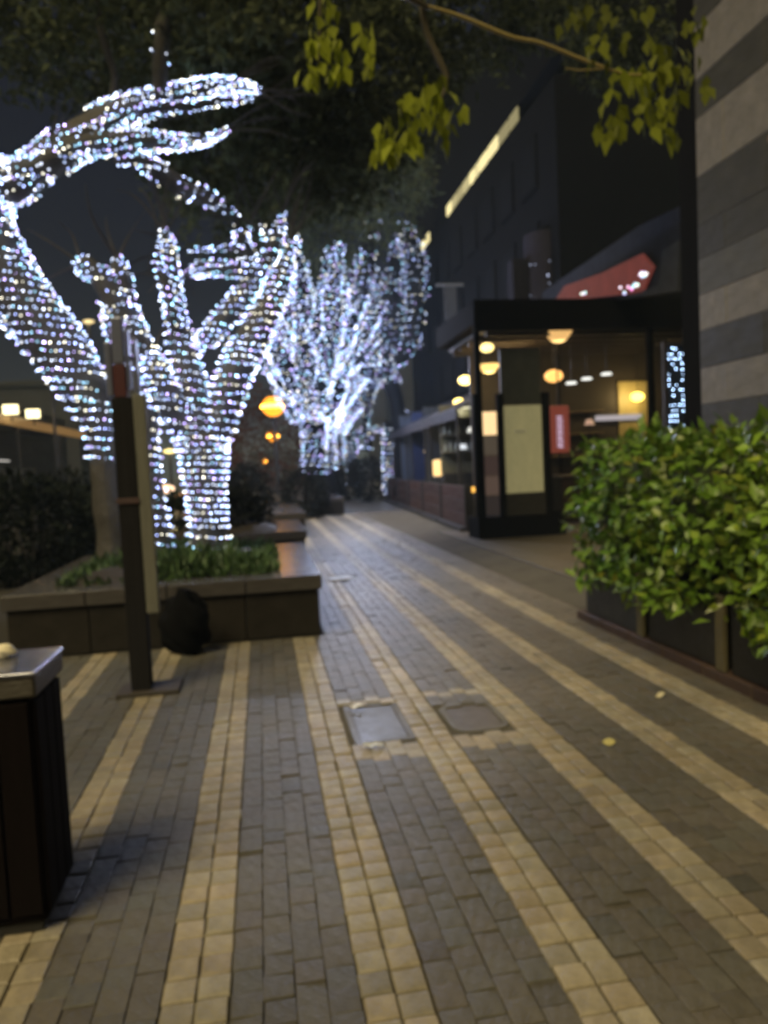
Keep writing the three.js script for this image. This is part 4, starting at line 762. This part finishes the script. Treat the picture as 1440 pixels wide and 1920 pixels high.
bush(520, 905, -32, 2.5, 5.0, 5200, 'big dark round tree behind the orange lamps', [0.08, 0.03, 0.02], 'tree', 'round_tree');  // leaf tone reddened to carry the orange lamp light
bush(572, 935, -22.6, 0.75, 1.5, 1200, 'dark shrub at the near end of the far planter, below the nearest far trunk', [0.012, 0.014, 0.014]);
bush(900, 700, -36, 2.5, 11, 100, 'thin dark tree behind the dark building', [0.02, 0.02, 0.02], 'tree', 'round_tree');
{ // far buildings closing the view
  const specs = [[-34, -14, 9, -62, 'long low dark building at the far left, behind the shop'], [-13, -3, 7, -140, 'dark building at the far end of the street, left of the lamps'], [14, 40, 16, -90, 'tall dark building at the far right end of the street'], [-2, 13, 5, -150, 'low dark building closing the far end of the street']];
  specs.forEach(([x0, x1, h, z, label]) => {
    const g = thing('far_building', label, 'building', [(x0 + x1) / 2, 0, z]), w = (x1 - x0) / 2;
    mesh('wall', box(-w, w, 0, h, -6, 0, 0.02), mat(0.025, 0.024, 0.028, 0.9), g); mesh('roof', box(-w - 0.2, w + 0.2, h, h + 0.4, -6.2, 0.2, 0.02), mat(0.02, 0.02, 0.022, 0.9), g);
    for (let i = 0; i < 5; i++) mesh('window', box(-w + (i + 0.3) * w / 2.5, -w + (i + 0.7) * w / 2.5, h * 0.4, h * 0.65, 0.002, 0.05, 0.01), mat(0.012, 0.012, 0.015, 0.2, { plain: 1 }), g);
  });
  const far = [[166, 603, -30, 0.16, [1.2, 0.9, 0.4], 'tiny yellow lamp high up between the leaning tree and the middle trunk'], [92, 665, -30, 0.2, [1.2, 1.0, 0.5], 'tiny yellow lamp seen past the leaning trunk'], [318, 846, -38, 0.22, [2.2, 1.7, 0.6], 'small yellow lamp behind the foot of the forked trunk'], [272, 887, -30, 0.18, [1.2, 1.1, 0.5], 'small yellow lamp right of the signpost, lower than the fairy lights'], [303, 917, -34, 0.42, [2.0, 1.35, 0.85], 'large warm lamp between the middle and the forked trunk'], [413, 907, -40, 0.25, [1.6, 1.0, 0.7], 'small pinkish lamp behind the right side of the forked trunk'], [590, 866, -62, 0.34, [3, 2.5, 0.7], 'pale yellow lamp at the foot of the far lit trunks'], [345, 931, -34, 0.3, [0.6, 0.25, 0.1], 'dull orange lamp below the large warm one']];
  for (const [px, py, z, r, em, label] of far) {
    const p = at(px, py, z), g = thing('distant_lamp', label, 'lamp', [p.x, p.y, p.z]);
    mesh('lamp_head', new THREE.SphereGeometry(r, 12, 8).scale(1.4, 0.5, 0.6), glow(...em), g);
    mesh('lamp_post', new THREE.CylinderGeometry(0.05, 0.07, Math.max(0.2, p.y), 8).translate(0, -p.y / 2 - r * 0.4, -0.02), postM, g);
    lamp(p.clone().add(V(0, 0, r)), em.map(c => c / em[0]), em[0] * 1.2, 6);
  }
}

// ---------------------------------------------------------------- scraps on the paving
{
  const scrap = (px, py, w, d, a, label, c = [0.75, 0.75, 0.78]) => {
    const q = along(px, py), p = q.multiplyScalar((0.006 - EYE) / q.y).add(camera.position), g = new THREE.PlaneGeometry(w, d, 5, 5).rotateX(-Math.PI / 2), v = g.attributes.position;
    for (let i = 0; i < v.count; i++) v.setY(i, 0.012 + 0.01 * wob(V(v.getX(i) * 20, 0, v.getZ(i) * 20), 1));
    g.computeVertexNormals(); const m = mesh('paper_scrap', g, mat(...c, 0.6, { plain: 1, side: THREE.DoubleSide })); m.position.copy(p); m.rotation.y = a; tag(m, label, 'paper');
  };
  scrap(639, 1085, 0.32, 0.3, 0.2, 'bluish white flat sheet on the paving by the planter corner', [0.8, 0.84, 0.92]);  // flat bluish white sheet, paler than the scraps below
  scrap(668, 1327, 0.075, 0.05, 0.1, 'small white paper scrap at the far corner of the grey cover');
  scrap(700, 1400, 0.11, 0.06, -0.1, 'pale grey paper scrap at the near edge of the grey cover', [0.55, 0.57, 0.62]);
  scrap(1142, 1395, 0.035, 0.06, 0.6, 'yellowish fallen leaf lying alone on the paving at the right', [0.4, 0.36, 0.14]);
  scrap(1238, 1306, 0.05, 0.04, 0.4, 'tiny pale scrap near the kerb of the hedge', [0.5, 0.45, 0.3]);
}

renderer.render(scene, camera);
